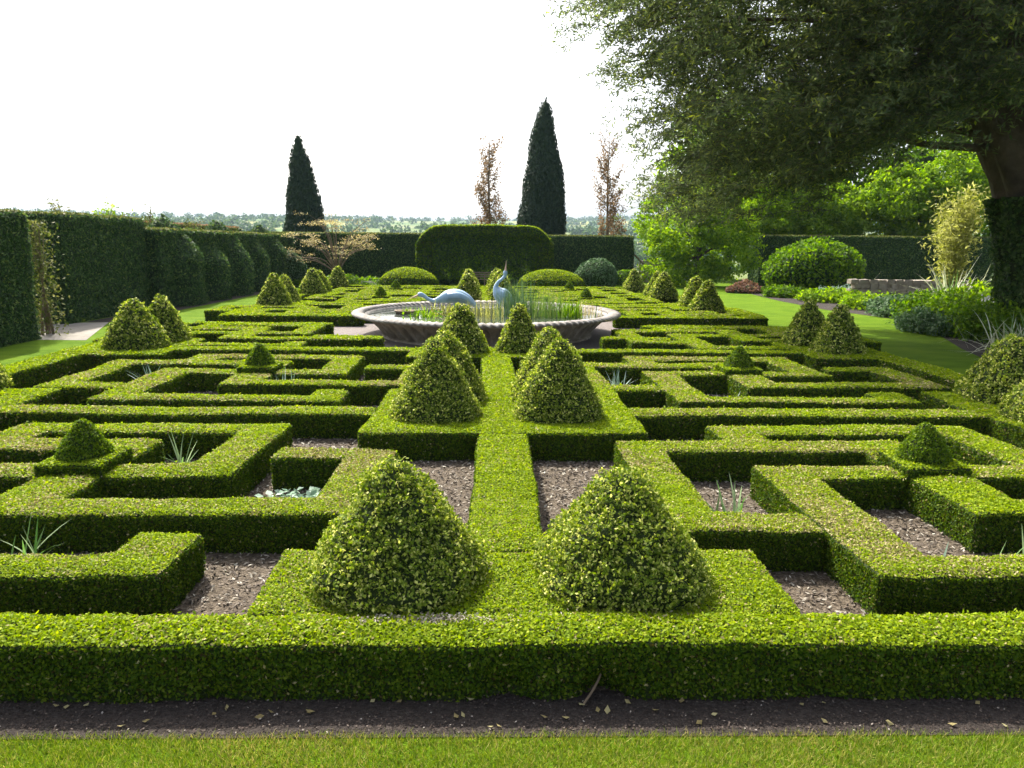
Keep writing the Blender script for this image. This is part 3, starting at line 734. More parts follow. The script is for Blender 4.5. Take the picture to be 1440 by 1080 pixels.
sprig_tree('lone loose shoots above the flat-topped left hedge', -15.3, 26.8, 3.35, 4, .6, YEWTOP, .5)
sprig_tree('bushy yellow-green shoots above the start of the conifer row', -15.4, 30.3, 3.1, 14, 1.05, LIME, 1.2)
sprig_tree('thin dark shoots above the middle of the conifer row', -15.3, 33.6, 3.1, 7, .95, YEWTOP, .8)
sprig_tree('small shoots above the later conifers on the left', -15.2, 37.5, 3.1, 7, .6, YEWTOP, .8)
g = Geo(); k = 1500; zz = 3.1 * rng.random(k)  # column of paler leaves added to paint the yew hedge's sunlit end
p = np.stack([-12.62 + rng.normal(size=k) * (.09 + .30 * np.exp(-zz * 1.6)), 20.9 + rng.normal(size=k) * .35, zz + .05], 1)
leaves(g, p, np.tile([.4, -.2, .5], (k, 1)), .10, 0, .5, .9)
for i in range(14): tube(g, [(-12.6 + .1 * random.gauss(0, 1), 20.9 + .2 * random.gauss(0, 1), 0), (-12.6, 20.9, 1.4), (-12.62 + .12 * random.gauss(0, 1), 20.9, 2.4 + .7 * random.random())], [.02, .015, .006], 5, 1)
tag(g.build('painted_sunlit_edge', [YEWTOP, TWIG], origin=(-12.6, 20.9, 0)), 'column of lighter leaves painting the sunlit end of the nearest yew hedge', 'shrub')

# ------------------------------------------------------------------ arbour, domes and shrubs at the far end
def lumpy(V, amp, f, seed):
    c = V.mean(0); return V + unit(V - c) * (amp * fbm(V, f, seed) + amp * .5 * fbm(V, f * 2.7, seed + 2))[:, None]

def ellipsoid_geo(g, c, r, mats=(1, 1, 1), cov=1.8, lo=.05, k=.0036, hi=.12, amp=.05, f=2., zcut=-.2, aspect=.55, lift=.06, spread=.9, n=(26, 36)):
    ph = np.linspace(math.asin(zcut), math.pi / 2 - .03, n[0])
    V, Q = lathe_grid([(math.cos(p), math.sin(p)) for p in ph], n[1])
    V = V * np.array(r); V = lumpy(V, amp, f, c[0] % 7) + np.array(c)
    g.add(V, Q, 0, True)
    cover(g, V, Q, mats, cov=cov, lo=lo, k=k, hi=hi, aspect=aspect, lift=lift, up=.3, spread=spread)

def mound(name, label, c, r, mat, cat='shrub', core=CORE, trunk=False, **kw):
    g = Geo(); ellipsoid_geo(g, c, r, **kw)
    if not trunk: return tag(g.build(name, [core, mat, BOXTOP], origin=(c[0], c[1], 0)), label, cat)
    t = thing(name, (c[0], c[1], 0), label, cat); g.build('crown', [core, mat], t, origin=(c[0], c[1], 0))
    g = Geo(); tube(g, [(0, 0, -.02), (.03, 0, c[2] * .5), (0, 0, c[2])], [.10, .08, .06], 8); g.build('trunk', BARK, t)
    return t

def arbour():
    t = thing('clipped_arbour', (-.85, 47.6, 0), 'wide clipped green arbour with arched top standing before the dark back hedge', 'arbour')
    x0, x1, y0, y1, top = -5.05, 3.45, 46.9, 48.6, 3.72
    def arch(name, za, zb, xa, xb, rnd, mats, ya=y0, yb=y1):
        nx, nz_, nyy = 44, 6, 6
        xs = np.linspace(xa, xb, nx); 
        def topz(x):
            u = abs((x - (xa + xb) / 2) / ((xb - xa) / 2)); return zb - rnd * max(0, (u - .70) / .30) ** 2.0 - .12 * u * u
        g = Geo(); V, Q = [], []
        ringn = 2 * (nz_ + nyy)
        for x in xs:
            zt = topz(x); za_ = min(za, zt - .55)
            pr = [(ya, za_ + (zt - za_) * i / nz_) for i in range(nz_)] + [(ya + (yb - ya) * i / nyy, zt) for i in range(nyy)] \
               + [(yb, zt - (zt - za_) * i / nz_) for i in range(nz_)] + [(yb - (yb - ya) * i / nyy, za_) for i in range(nyy)]
            V += [(x, py, pz) for py, pz in pr]
        V = np.array(V)
        for i in range(nx - 1):
            a = i * ringn + np.arange(ringn); b_ = i * ringn + (np.arange(ringn) + 1) % ringn
            Q.append(np.stack([a, a + ringn, b_ + ringn, b_], 1))
        Q = np.concatenate(Q)
        V = V + np.stack([.04 * fbm(V, 2, 1), .05 * fbm(V, 2.3, 4), .05 * fbm(V, 2.1, 6)], 1)
        g.add(V, Q, 0, True)
        for cap in (0, nx - 1):
            idx = cap * ringn + np.arange(ringn); cvt = np.vstack([V[idx].mean(0), V[idx]])
            g.add(cvt, [(0, 1 + j, 1 + (j + 1) % ringn) if cap else (0, 1 + (j + 1) % ringn, 1 + j) for j in range(ringn)], 0)
            for j in range(ringn):
                k = 10; w_ = rng.dirichlet([1, 1, 1], k); p = w_ @ np.array([cvt[0], cvt[1 + j], cvt[1 + (j + 1) % ringn]])
                leaves(g, p, np.tile([1. if cap else -1., 0, 0], (k, 1)), .14, 1, .5, .8)
        cover(g, V, Q, (1, 2, 2), cov=1.8, lo=.05, k=.0034, hi=.14, aspect=.5, lift=.08)
        return g.build(name, mats, t, origin=(-.85, 47.6, 0))
    mt = [YEWCORE, BOX, BOXTOP]  # lighter top leaves put the arbour's sunlit rim into the colour
    arch('arch_top', 3.05, top, x0, x1, 1.0, mt)
    for a, b_ in ((x0, x0 + .95), (x1 - .95, x1)): tall_pillar(t, a, b_, y0, y1, 2.7)
    for a in (-3.2, -1.9, -.55, .75, 2.0): tall_pillar(t, a - .10, a + .10, y0 + .9, y1 - .3, 3.1)
    g = Geo(); k = 12000                     # hanging growth under the arch, with gaps of sky left open
    p = np.stack([x0 + .7 + (x1 - x0 - 1.4) * rng.random(k), y0 - .02 + .5 * rng.random(k), 3.3 - 2.9 * rng.random(k) ** 1.25], 1)
    leaves(g, p, np.tile([0, -.4, .3], (k, 1)), .14, (rng.random(k) < .65).astype(int), .5, .9); g.build('hanging_growth', [DARKL, MID], t, origin=(-.85, 47.6, 0))

def tall_pillar(t, xa, xb, ya, yb, h):
    V, Q = hedge_surface([(xa, xb, ya, yb)], h, .25, .03, seed=xa)
    g = Geo(); g.add(V, Q, 0, True); cover(g, V, Q, (1, 1, 1), cov=1.6, lo=.05, k=.0034, hi=.14, aspect=.5, lift=.06)
    g.build('pillar', [YEWCORE, BOX if xb - xa > .5 else DARKL], t, origin=(-.85, 47.6, 0))
arbour()

def bench():
    t = thing('garden_bench', (-.8, 46.6, 0), 'weathered wooden bench inside the clipped arbour', 'bench')
    def boxes(name, bs):
        g = Geo()
        for (cx, cy_, cz, sx2, sy2, sz2) in bs:
            v = [(cx + a * sx2 / 2, cy_ + b_ * sy2 / 2, cz + c * sz2 / 2) for a in (-1, 1) for b_ in (-1, 1) for c in (-1, 1)]
            g.add(v, [(0, 1, 3, 2), (4, 6, 7, 5), (0, 4, 5, 1), (2, 3, 7, 6), (0, 2, 6, 4), (1, 5, 7, 3)])
        g.build(name, WOODM, t)
    boxes('seat', [(0, -.2 + .11 * i, .45, 2.6, .09, .04) for i in range(5)])
    boxes('backrest', [(0, .30, .60 + .13 * i, 2.6, .03, .08) for i in range(3)])
    for x in (-1.25, 0, 1.25):
        boxes('leg', [(x, -.2, .215, .07, .07, .43)]); boxes('leg', [(x, .30, .45, .07, .028, .9)])
bench()
KW = dict(mats=(1, 2, 2), k=.0030, hi=.11, amp=.04)
mound('clipped_dome', 'low rounded clipped box dome left of the arbour', (-5.3, 44.6, .15), (1.75, 1.5, 1.02), BOX, 'topiary', **KW)
mound('clipped_dome', 'low rounded clipped box dome right of the arbour', (3.2, 44.3, .12), (2.0, 1.6, 1.02), BOX, 'topiary', **KW)
mound('round_shrub', 'rounded weeping grey-green shrub right of the right dome', (6.0, 45.2, .75), (1.25, 1.2, 1.0), BLUEL, trunk=True, zcut=-.7, amp=.14, f=2.2, k=.0034, hi=.14)
mound('round_shrub', 'bluish round shrub behind the left far cones', (-12.6, 45.5, 1.0), (.95, .9, 1.05), BLUEL, trunk=True, zcut=-.8, amp=.10, k=.0034, hi=.14)
mound('low_shrub', 'small dark green shrub beside the weeping shrub', (7.9, 45.6, .4), (.9, .8, .7), MID, amp=.12, k=.0036, hi=.14)
def ground_cover(name, label, poly_c, n_, h, L, mat, rx, ry, mats=None):
    g = Geo(); a = rng.random(n_) * 6.283; r = np.sqrt(rng.random(n_))
    x = poly_c[0] + rx * r * np.cos(a); y = poly_c[1] + ry * r * np.sin(a)
    z = h * (1 - r ** 2 * .6) * (.15 + .85 * rng.random(n_)) * (.8 + .35 * np.sin(x * 2.3) * np.cos(y * 1.9))
    leaves(g, np.stack([x, y, z + .02], 1), np.tile([0, -.2, .8], (n_, 1)), L, 0, .6, .8)
    V, Q = lathe_grid([(1, 0), (.8, .35), (.5, .55), (.02, .62)], 30); g.add(V * [rx * .97, ry * .97, h * .9] + [poly_c[0], poly_c[1], 0], Q, 1, True)
    return tag(g.build(name, [mat, CORE], origin=(poly_c[0], poly_c[1], 0)), label, 'plants', kind='stuff')
ground_cover('perennials', 'low leafy perennials at the foot of the left back hedge', (-9.2, 45.2), 3800, .75, .20, MID, 3.4, 1.6)

# ------------------------------------------------------------------ trees beyond
def cypress(label, x, y, R, H, lean=0.):
    t = thing('cypress', (x, y, 0), label, 'cypress', 'dark cypresses beyond the back hedge')
    g = Geo(); ts = np.linspace(0, 1, 40)
    prof = [(R * (np.interp(a, [0, .12, .3, .55, .8, .93, 1], [.75, 1.0, .97, .76, .45, .22, .04])), H * a) for a in ts]
    V, Q = lathe_grid(prof, 40)
    V += unit(V * [1, 1, 0] + 1e-6) * (.10 * fbm(V * [1, 1, .6], 2.2, x) + .07 * fbm(V, 5, x))[:, None]
    V[:, 0] += lean * V[:, 2] + .10 * np.sin(V[:, 2] * .7 + x)
    V += np.array([x, y, 0]); g.add(V, Q, 0, True)
    cover(g, V, Q, (1, 1, 1), cov=1.7, lo=.1, k=.0050, hi=.32, aspect=.35, lift=.16, up=2.0, spread=.8)
    g.build('crown', [YEWCORE, CYP], t, origin=(x, y, 0))
    g = Geo(); tube(g, [(0, 0, -.1), (0, 0, 1.5), (lean * H * .5, 0, H * .6)], [.24, .2, .08], 8); g.build('trunk', BARK, t)
cypress('shorter dark narrow cypress on the left beyond the back hedge', -14.5, 57, 1.5, 10.3, -.01)
cypress('tallest dark spire cypress behind the arbour', 3.2, 57, 1.78, 13.2, .022)

def column_tree(label, x, y, R, H, seed):
    t = thing('columnar_beech', (x, y, 0), label, 'tree', 'thin brown-leaved columnar trees')
    r_ = random.Random(seed); gb, gf = Geo(), Geo()
    tube(gb, [(0, 0, -.1), (.05, 0, H * .35), (-.05, 0, H * .7), (.03, 0, H)], [.13, .10, .06, .015], 8)
    for i in range(64):
        z = H * (.12 + .82 * i / 64); a = r_.random() * 6.28; rr = R * (.45 + .75 * r_.random()) * (1.15 - .5 * z / H)
        e = (math.cos(a) * rr, math.sin(a) * rr, z + .5 + .7 * r_.random())
        S = smooth_path([(0, 0, z - .35), (e[0] * .6, e[1] * .6, z), e], 4); tube(gb, S, np.linspace(.028, .008, len(S)), 5)
        k = int(95 * (1.35 - z / H)); p = S[rng.integers(len(S) // 3, len(S), k)] + rng.normal(size=(k, 3)) * .14
        leaves(gf, p, np.tile([0, 0, .2], (k, 1)), .17, 0, .55, 1.2)
    gb.build('trunk', TWIG, t); gf.build('crown', BEECH, t)
column_tree('thin brown-leaved columnar tree just left of the tallest cypress', -.65, 57, 1.2, 10.4, 3)
column_tree('thin brown-leaved columnar tree right of the tallest cypress', 8.25, 57, 1.15, 10.8, 5)

def leafy_tree(name, label, x, y, H, blobs, mat, trunk_h, tr=.25, n_leaf=9000, L=.30, core=True, cat='tree', group=None, limbs=True, cmat=None, asp=.55):
    """blobs: (dx, dy, z, rx, ry, rz); leaves sit in clumps through each blob"""
    t = thing(name, (x, y, 0), label, cat, group)
    gb = Geo(); tube(gb, [(0, 0, -.05), (.1, 0, trunk_h * .5), (0, 0, trunk_h)], [tr, tr * .8, tr * .6], 10)
    gf = Geo(); vol = np.array([b_[3] * b_[4] * b_[5] for b_ in blobs]) ** (2 / 3); vol /= vol.sum()
    for b_, w_ in zip(blobs, vol):
        c = np.array(b_[:3]); r = np.array(b_[3:])
        S = smooth_path([(0, 0, trunk_h * .7), c * [.5, .5, .7] + [0, 0, trunk_h * .3], c], 5); tube(gb, S, np.linspace(tr * .5, .03, len(S)), 6)
        nc = max(8, int(n_leaf * w_ / 45)); u = unit(rng.normal(size=(nc, 3))); rad = .55 + .5 * rng.random((nc, 1)) ** .6
        cc = c + u * rad * r * (1 + .15 * fbm(u, 2.5, c[0]))[:, None]
        k = int(n_leaf * w_ / nc); p = np.repeat(cc, k, 0) + rng.normal(size=(nc * k, 3)) * (r.mean() * .11) * [1, 1, .6]
        leaves(gf, p, np.repeat(u, k, 0) * .6 + [0, 0, .3], L, 0, asp, .9)
        if core:
            ph = np.linspace(-1.4, 1.4, 10); V, Q = lathe_grid([(math.cos(q), math.sin(q)) for q in ph], 14)
            V = lumpy(V * r * .32, .12 * r.mean(), 1.2, c[0]) + c; gf.add(V, Q, 1, True)
    gb.build('trunk', BARK, t); gf.build('crown', [mat, cmat or YEWCORE], t)
    return t

leafy_tree('lime_tree', 'fresh light green tree at the right end of the far lawn', 12.9, 48.5, 6, [(0, 0, 2.2, 2.2, 2, 2.0), (-1.2, -.5, 3.6, 1.9, 1.8, 1.6), (1.2, .3, 4.3, 2.0, 1.8, 1.8), (.2, 0, 5.6, 2.0, 1.8, 1.6), (-.6, .4, 1.0, 2.6, 1.8, 1.2), (2.2, .2, 2.4, 2.0, 1.6, 2.1), (3.2, 2.5, 6.0, 2.4, 1.8, 2.0), (-2.2, 0, 1.6, 1.6, 1.4, 1.6)], LIME, 2.6, .2, 27000, .21, core=False)
leafy_tree('woodland_tree', 'tall light green tree behind the hanging yew branches', 18.5, 60, 14, [(0, 0, 5, 3.6, 3, 3.2), (-3.2, 0, 7.5, 3.0, 3, 2.8), (2, 0, 8.5, 3.6, 3, 3.4), (-1, 0, 11.5, 3.8, 3, 3.2), (-5, 0, 4.5, 2.4, 2.4, 2.6)], LIME, 6, .35, 30000, .32, core=False)
leafy_tree('woodland_tree', 'broad tree rising highest behind the wide right hedge', 27, 66, 15, [(0, 0, 5.5, 5, 4, 4), (-4, 0, 8.5, 4, 3.5, 3.6), (4, 0, 8.5, 4.5, 3.5, 4), (0, 0, 12.5, 5, 4, 3.8)], MID, 7, .45, 28000, .42, core=False)
leafy_tree('woodland_tree', 'bright green bushy tree above the middle of the right hedge', 24, 56, 7, [(0, 0, 3.6, 3.4, 2.2, 1.9), (-3.6, 0, 3.9, 2.6, 2, 1.9), (3.4, 0, 4.2, 3.0, 2.2, 2.0), (.6, 0, 5.6, 2.8, 2, 1.6), (-5.5, 0, 3.6, 2.4, 2, 1.8)], LIME, 3, .25, 30000, .25, core=False)
leafy_tree('woodland_tree', 'green tree behind the big trunk at the right edge', 38, 62, 15, [(0, 0, 5, 5, 4, 4), (-3.5, 0, 9, 4, 3.5, 4), (3, 0, 10, 4.5, 4, 4), (0, 0, 14, 4.5, 4, 3.5)], MID, 7, .4, 16000, .42)
leafy_tree('woodland_tree', 'light green tree at the right between hedge and yellow bamboo', 31, 54, 9, [(0, 0, 4.2, 2.8, 2, 2.6), (-2, 0, 6.2, 2.8, 2, 2.2), (2, 0, 6.8, 3.2, 2.4, 2.6)], LIME, 4, .3, 22000, .28, core=False)

# spreading small tan-leaved tree before the left back hedge
def spreading_tree():
    t = thing('spreading_maple', (-9.6, 45.0, 0), 'small spreading tree with bare twisting limbs and tan young leaves', 'tree')
    r_ = random.Random(4); gb, gf = Geo(), Geo()
    tube(gb, [(0, 0, -.05), (.06, 0, .6), (.02, 0, 1.1)], [.09, .07, .055], 8)
    for i in range(22):
        a = i * 2.4 + r_.random(); rr = 1.0 + 2.1 * r_.random(); z = 1.7 + 2.3 * r_.random() ** 1.0
        e = (math.cos(a) * rr * 1.15 - .3, math.sin(a) * rr * .6, z + .2)
        S = smooth_path([(0, 0, .8), (e[0] * .35, e[1] * .35, .9 + (z - .8) * .65), (e[0] * .75, e[1] * .75, z - .1), e], 5)
        tube(gb, S, np.linspace(.038, .006, len(S)), 6)
        for _ in range(5):
            q = S[r_.randrange(len(S) // 2, len(S))]; e2 = q + np.array([r_.gauss(0, .35), r_.gauss(0, .3), r_.gauss(.06, .12)])
            tube(gb, [q, (q + e2) / 2 + [0, 0, .04], e2], [.010, .007, .004], 5)
            k = 26; p = e2 + rng.normal(size=(k, 3)) * [.22, .2, .05]; leaves(gf, p, np.tile([0, 0, 1.], (k, 1)), .11, 0, .55, .5)
    gb.build('trunk', TWIG, t); gf.build('crown', TANL, t)
spreading_tree()

# ------------------------------------------------------------------ the big yew on the right
def big_yew():
    TX, TY = 15.3, 21.0
    t = thing('old_yew_tree', (TX, TY, 0), 'huge old yew whose dark drooping branches fill the upper right', 'yew tree')
    g = Geo()
    S = smooth_path([(.55, 0, -.05, 1.15), (.45, 0, 1.2, 1.0), (.25, 0, 2.6, .92), (-.15, 0, 4.0, 1.0), (-.55, .1, 5.6, 1.25), (-1.0, .2, 7.5, 1.0), (-1.2, .2, 10, .5), (-1.2, .2, 13, .16)], 8)
    ns = 40; P = S[:, :3]; th = np.linspace(0, 2 * np.pi, ns, endpoint=False); V = []
    for p, r in zip(P, S[:, 3]):
        rr = r * (1 + .10 * np.sin(th * 5 + p[2] * .5) + .07 * np.sin(th * 9 - p[2] * .9) + .05 * np.sin(th * 17 + p[2]))
        V.append(np.stack([p[0] + rr * np.cos(th), p[1] + rr * np.sin(th), np.full(ns, p[2])], 1))
    V = np.concatenate(V); Q = []
    for i in range(len(P) - 1):
        a = i * ns + np.arange(ns); b_ = i * ns + (np.arange(ns) + 1) % ns; Q.append(np.stack([a, b_, b_ + ns, a + ns], 1))
    Q = np.concatenate(Q); g.add(V, Q, 0, True)
    gb = Geo(); gf = Geo(); r_ = random.Random(11)
    lowx = [1.0, 1.8, 3.45, 4.06, 4.7, 5.2, 6.2, 7.3, 9.1, 11.1, 13.5, 17, 24]
    lowz = [9.9, 9.0, 7.9, 6.6, 5.1, 4.0, 3.4, 3.5, 4.5, 5.7, 7.0, 7.0, 6.8]
    zlow = lambda x: float(np.interp(x, lowx, lowz))
    zx = lambda z: float(np.interp(z, [2.5, 3.4, 4.3, 5.3, 6.6, 7.9, 9, 10, 14], [6.6, 5.9, 5.2, 4.9, 4.4, 3.7, 2.7, 2.5, 4.5]))
    top = lambda x: float(np.interp(x, [1, 3, 6, 11, 17, 24], [9.8, 10.6, 11.6, 12.2, 12.2, 11]))
    cl = []
    while len(cl) < 4300:
        x = 1.0 + 24 * r_.random(); y = 16.5 + 10.5 * r_.random(); lo = zlow(x) - .1 + .35 * math.sin(x * 2.6 + y); hi = top(x)
        z = lo + (hi - lo) * r_.random() ** 1.15
        ed = min(1, (x - zx(z)) / 3.0)
        if ed < 0 or r_.random() > .10 + .90 * ed or fbm(np.array([[x, y * .6, z * 1.5]]), .8, 2.0)[0] < -.33: continue
        cl.append((x - TX, y - TY, z))
    for c in cl:
        c = np.array(c); d = c - np.array([-.5, 0, c[2]]); d = unit(d[None])[0]; a = r_.gauss(0, .5)
        d = np.array([d[0] * math.cos(a) - d[1] * math.sin(a), d[0] * math.sin(a) + d[1] * math.cos(a), 0])
        for _ in range(3):                       # three drooping sprays to a clump
            ln = .55 + .65 * r_.random(); dd = d + rng.normal(size=3) * [.35, .35, .12]; q = c + rng.normal(size=3) * [.25, .25, .16]
            tw = smooth_path([q, q + dd * ln * .5 + [0, 0, -.02], q + dd * ln + [0, 0, -.38 * ln]], 4)
            tube(gb, tw, np.linspace(.010, .003, len(tw)), 3, cap=False)
            k = 40; p = tw[rng.integers(0, len(tw), k)] + rng.normal(size=(k, 3)) * [.10, .10, .06]
            leaves(gf, p, np.tile([0, 0, .8], (k, 1)) + dd * .3, .165, 0, .28, .7)
    for i in range(0, len(cl), 48):              # limbs that carry them
        e = np.array(cl[i])
        if e[2] < 5.6: continue
        h0 = min(max(4.4, e[2] * .7 + .8), 11); q0 = np.array([-.3 - .06 * h0, .1, h0])
        S = smooth_path([q0, q0 * .7 + e * .3 + [0, 0, .5 * r_.random()], q0 * .35 + e * .65 + [0, 0, .8], e], 7)
        S += np.stack([.14 * np.sin(np.arange(len(S)) * 1.3 + e[0]), .14 * np.cos(np.arange(len(S)) * 1.1 + i), .12 * np.sin(np.arange(len(S)) * .9 + i)], 1) * np.linspace(0, 1, len(S))[:, None]
        tube(gb, S, np.linspace(.13, .012, len(S)), 6)
    g.build('trunk', BARK, t)
    gb.build('branches', BARK, t); gf.build('foliage', YEWT, t)
    # ivy wrapped round the lower trunk: a part of the tree's look
    gi = Geo(); sel = Q[(V[Q].mean(1)[:, 2] < 3.95)]
    gv = V + np.array([TX, TY, 0]); nrm = unit((V - np.repeat(P, ns, 0)) * [1, 1, 0] + 1e-6)
    gv2 = gv + nrm * (.16 + .06 * fbm(gv, 2, 1))[:, None]
    gi.add(gv2, sel, 0, True); cover(gi, gv2, sel, (1, 1, 1), cov=2.0, lo=.06, k=.0045, hi=.14, aspect=.8, lift=.12)
    gi.build('ivy', [CORE, DARKL], t, origin=(TX, TY, 0))
big_yew()

# ------------------------------------------------------------------ the right-hand border
mound('round_shrub', 'large rounded evergreen bush on the right lawn edge', (17.6, 41.2, 1.15), (2.25, 2.1, 1.5), MID, core=YEWCORE, zcut=-.72, amp=.42, f=1.5, k=.0046, hi=.2, lift=.35, cov=2.2, spread=1.1)
ground_cover('red_shrub', 'low reddish-brown shrub left of the large rounded bush', (14.1, 42.2), 1500, .85, .16, REDL, 1.05, .8)['kind'] = 'stuff'
def stone_wall():
    g = Geo(); x = 17.0; r_ = random.Random(3)
    for row in range(5):
        x = 17.2 + (.2 if row % 2 else 0)
        while x < 22.6:
            w_ = .30 + .35 * r_.random(); z = .02 + row * .215; y = 36.2 - .12 * (x - 17)
            j = lambda: r_.gauss(0, .012)
            v = [(x + (0 if a < 0 else w_ - .02) + j(), y + b_ * .22 + j(), z + (0 if c < 0 else .20) + j()) for a in (-1, 1) for b_ in (-1, 1) for c in (-1, 1)]
            g.add(v, [(0, 1, 3, 2), (4, 6, 7, 5), (0, 4, 5, 1), (2, 3, 7, 6), (0, 2, 6, 4), (1, 5, 7, 3)]); x += w_
    tag(g.build('stone_wall', WALLST), 'low grey stone wall behind the flower border on the right', 'wall')
stone_wall()
def border_clump(name, label, x, y, rx, ry, h, n_, L, mat, asp=.6):
    g = Geo(); ncl = max(10, n_ // 26); a = rng.random(ncl) * 6.283; r = np.sqrt(rng.random(ncl))
    cx = x + rx * r * np.cos(a); cyy = y + ry * r * np.sin(a); hh = h * (.55 + .5 * rng.random(ncl)) * (1 - .35 * r ** 2)
    k = n_ // ncl; u = rng.random((ncl, k)) ** .6
    p = np.stack([np.repeat(cx, k), np.repeat(cyy, k), (hh[:, None] * u).ravel()], 1) + rng.normal(size=(ncl * k, 3)) * [.13, .13, .05]
    p[:, 2] = np.maximum(p[:, 2], .04)
    leaves(g, p, np.tile([-.1, -.35, .7], (ncl * k, 1)), L, 0, asp, .8)
    for i in range(ncl): tube(g, [(cx[i], cyy[i], 0), (cx[i] + .02, cyy[i], hh[i] * .5), (cx[i], cyy[i], hh[i])], [.012, .01, .004], 4, 1, cap=False)
    return tag(g.build(name, [mat, MID], origin=(x, y, 0)), label, 'plant', 'leafy plants of the right-hand flower border')
for lab, x, y, rx, ry, h, n_, L, mt in [
    ('bright yellow-green perennials in the border before the stone wall', 16.6, 31.5, 1.6, 2.0, .72, 5400, .15, LIME),
    ('fresh yellow-green perennials at the far end of the border', 16.3, 36.0, 1.5, 1.4, 0.70, 3000, .15, LIME),
    ('blue-green broad-leaved plants along the lawn edge', 15.6, 28.2, 1.0, 1.7, 0.84, 4200, .15, BLUEL),
    ('mid-green leafy plants below the yellow bamboo', 17.6, 28.6, 1.5, 1.8, 1.0, 5100, .16, MID),
    ('fresh green foliage mound in the middle of the border', 14.9, 24.2, 1.5, 1.8, 1.33, 6300, .13, MID),
    ('yellow-green foliage mound beside the fresh green one', 16.7, 25.2, 1.3, 1.5, 1.54, 4500, .14, LIME),
    ('dark green plants at the foot of the ivy-clad trunk', 14.4, 20.9, 1.1, 1.4, 1.26, 4800, .12, MID),
    ('low blue-green edging plants close to the lawn curve', 13.6, 22.9, .8, 1.2, 0.77, 3600, .12, BLUEL),
    ('pale small-leaved plants by the rounded bush', 17.6, 37.4, 1.4, 1.0, 0.77, 2400, .16, HOSTA),
    ('green plants at the far corner of the right lawn', 15.2, 38.9, 1.1, .9, 0.70, 2100, .16, MID)]:
    border_clump('border_plant', lab, x, y, rx, ry, h, n_, L, mt)
g = Geo(); k = 260; p = np.stack([15.6 + rng.uniform(-.6, .6, k), 22.2 + rng.uniform(-.7, .7, k), .85 + .35 * rng.random(k)], 1)
leaves(g, p, np.tile([-.2, -.8, .5], (k, 1)), .09, 0, .9, .7); blades(g, 15.6, 22.2, 0, 220, 1.25, .03, 1, .35, .2, 4, .45)
tag(g.build('pale_flowers', [PETAL, MID], origin=(15.6, 22.2, 0)), 'small cluster of pale bluish flowers beside the trunk', 'flowers')

def arching_grass(label, x, y, cnt, L, w):
    g = Geo(); blades(g, x, y, .02, cnt, L, w, 0, 1.15, 1.0, 8, .3); blades(g, x, y, .02, cnt // 2, L * .8, w, 1, .95, .7, 7, .25)
    tag(g.build('arching_grass', [PALE, STRAP], origin=(x, y, 0)), label, 'plant', 'pale arching striped grasses')
arching_grass('large pale arching grass below the yellow bamboo', 18.4, 29.6, 130, 2.7, .05)
arching_grass('pale arching grass at the right picture edge behind the cream cone', 13.2, 18.2, 110, 1.45, .035)
arching_grass('small pale spiky grass beside the rounded bush', 19.6, 38.2, 26, 1.9, .08)

def bamboo():
    t = thing('yellow_bamboo', (19.4, 31.5, 0), 'tall feathery yellow bamboo beside the big trunk', 'bamboo'); gb, gf = Geo(), Geo(); r_ = random.Random(9)
    for i in range(46):
        a = r_.random() * 6.28; rr = 1.5 * r_.random(); H = 3.2 + 2.2 * r_.random(); b0 = (math.cos(a) * .4 * r_.random(), math.sin(a) * .4, 0)
        e = (math.cos(a) * rr, math.sin(a) * rr, H * (1 - .06 * rr)); S = smooth_path([b0, (e[0] * .35, e[1] * .35, H * .6), e], 6)
        tube(gb, S, np.linspace(.018, .005, len(S)), 5); k = 95
        p = S[rng.integers(len(S) // 4, len(S), k)] + rng.normal(size=(k, 3)) * [.26, .26, .2]
        leaves(gf, p, np.tile([0, -.1, .5], (k, 1)), .21, 0, .3, .9)
    gb.build('canes', BAMB, t); gf.build('foliage', BAMB, t)
bamboo()

# terrace wall and hand rail beyond the far right corner
g = Geo(); r_ = random.Random(8)
for row in range(6):
    x = 10.2 + (.25 if row % 2 else 0)
    while x < 14.6:
        w_ = .4 + .4 * r_.random(); z = .02 + row * .26; y = 54.0; j = lambda: r_.gauss(0, .012)
        v = [(x + (0 if a < 0 else w_ - .02) + j(), y + b_ * .25 + j(), z + (0 if c < 0 else .245) + j()) for a in (-1, 1) for b_ in (-1, 1) for c in (-1, 1)]
        g.add(v, [(0, 1, 3, 2), (4, 6, 7, 5), (0, 4, 5, 1), (2, 3, 7, 6), (0, 2, 6, 4), (1, 5, 7, 3)]); x += w_
tag(g.build('stone_wall', WALLST), 'grey terrace wall beyond the right end of the back hedge', 'wall')
g = Geo(); tube(g, [(9.2, 50.8, 2.1), (9.7, 50.8, 1.6), (10.4, 50.8, .95)], [.06, .06, .06], 8); tube(g, [(9.7, 50.8, 0), (9.7, 50.8, .8), (9.7, 50.8, 1.56)], [.05] * 3, 8)
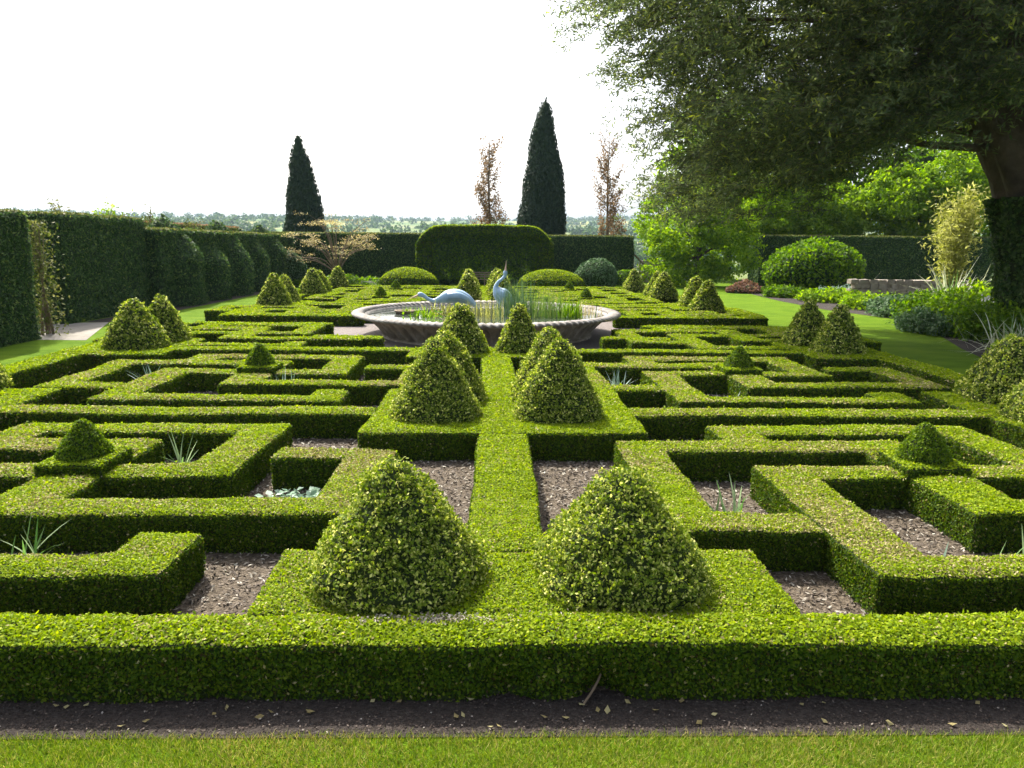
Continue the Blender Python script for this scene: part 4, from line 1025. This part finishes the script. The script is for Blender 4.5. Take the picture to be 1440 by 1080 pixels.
tube(g, [(10.38, 50.8, 0), (10.38, 50.8, .5), (10.38, 50.8, .92)], [.05] * 3, 8); tube(g, [(9.22, 50.8, 0), (9.22, 50.8, 1), (9.22, 50.8, 2.04)], [.05] * 3, 8)
tag(g.build('hand_rail', WOODM), 'slanting brown wooden rail at the right end of the back hedge', 'rail')

# ------------------------------------------------------------------ far woods
def far_woods():
    g = Geo(); k = 5200
    d = np.exp(rng.uniform(math.log(240), math.log(2600), k)); a = rng.uniform(-.62, .60, k)
    x = d * np.sin(a); y = d * np.cos(a)
    f = fbm(np.stack([x, y, x * 0], 1), .012, 2.0)
    keep = (f > .05) | (d > 900) & (f > -.15); x, y, d = x[keep], y[keep], d[keep]
    for xx, yy, dd in zip(x, y, d):
        s = (3.2 + 3.0 * random.random()) * (1 + dd / 3000); k = 44 if dd < 900 else 30
        u = unit(rng.normal(size=(k, 3))); z = float(ground_z(xx, yy))
        p = np.array([xx, yy, z + s * .7]) + u * s * [.85, .85, .75] * (.6 + .4 * rng.random((k, 1)))
        leaves(g, p, u, s * .5, 0, .8, .6)
    tag(g.build('far_woods', DARKL), 'hazy wooded hills beyond the garden', 'woodland', kind='stuff')
far_woods()

# ------------------------------------------------------------------ air
def haze():
    g = Geo(); x0, x1, y0, y1, z0, z1 = -6500, 6500, -80, 7200, -40, 190
    v = [(x, y, z) for x in (x0, x1) for y in (y0, y1) for z in (z0, z1)]
    g.add(v, [(0, 1, 3, 2), (4, 6, 7, 5), (0, 4, 5, 1), (2, 3, 7, 6), (0, 2, 6, 4), (1, 5, 7, 3)])
    m = bpy.data.materials.new('haze_air'); m.use_nodes = True; n = m.node_tree.nodes; n.clear()
    o = n.new('ShaderNodeOutputMaterial'); pv = n.new('ShaderNodeVolumePrincipled')
    pv.inputs['Color'].default_value = (.62, .80, 1, 1); pv.inputs['Density'].default_value = .00012; pv.inputs['Anisotropy'].default_value = 0
    m.node_tree.links.new(pv.outputs[0], o.inputs['Volume'])
    tag(g.build('haze', m), kind='stuff')
haze()
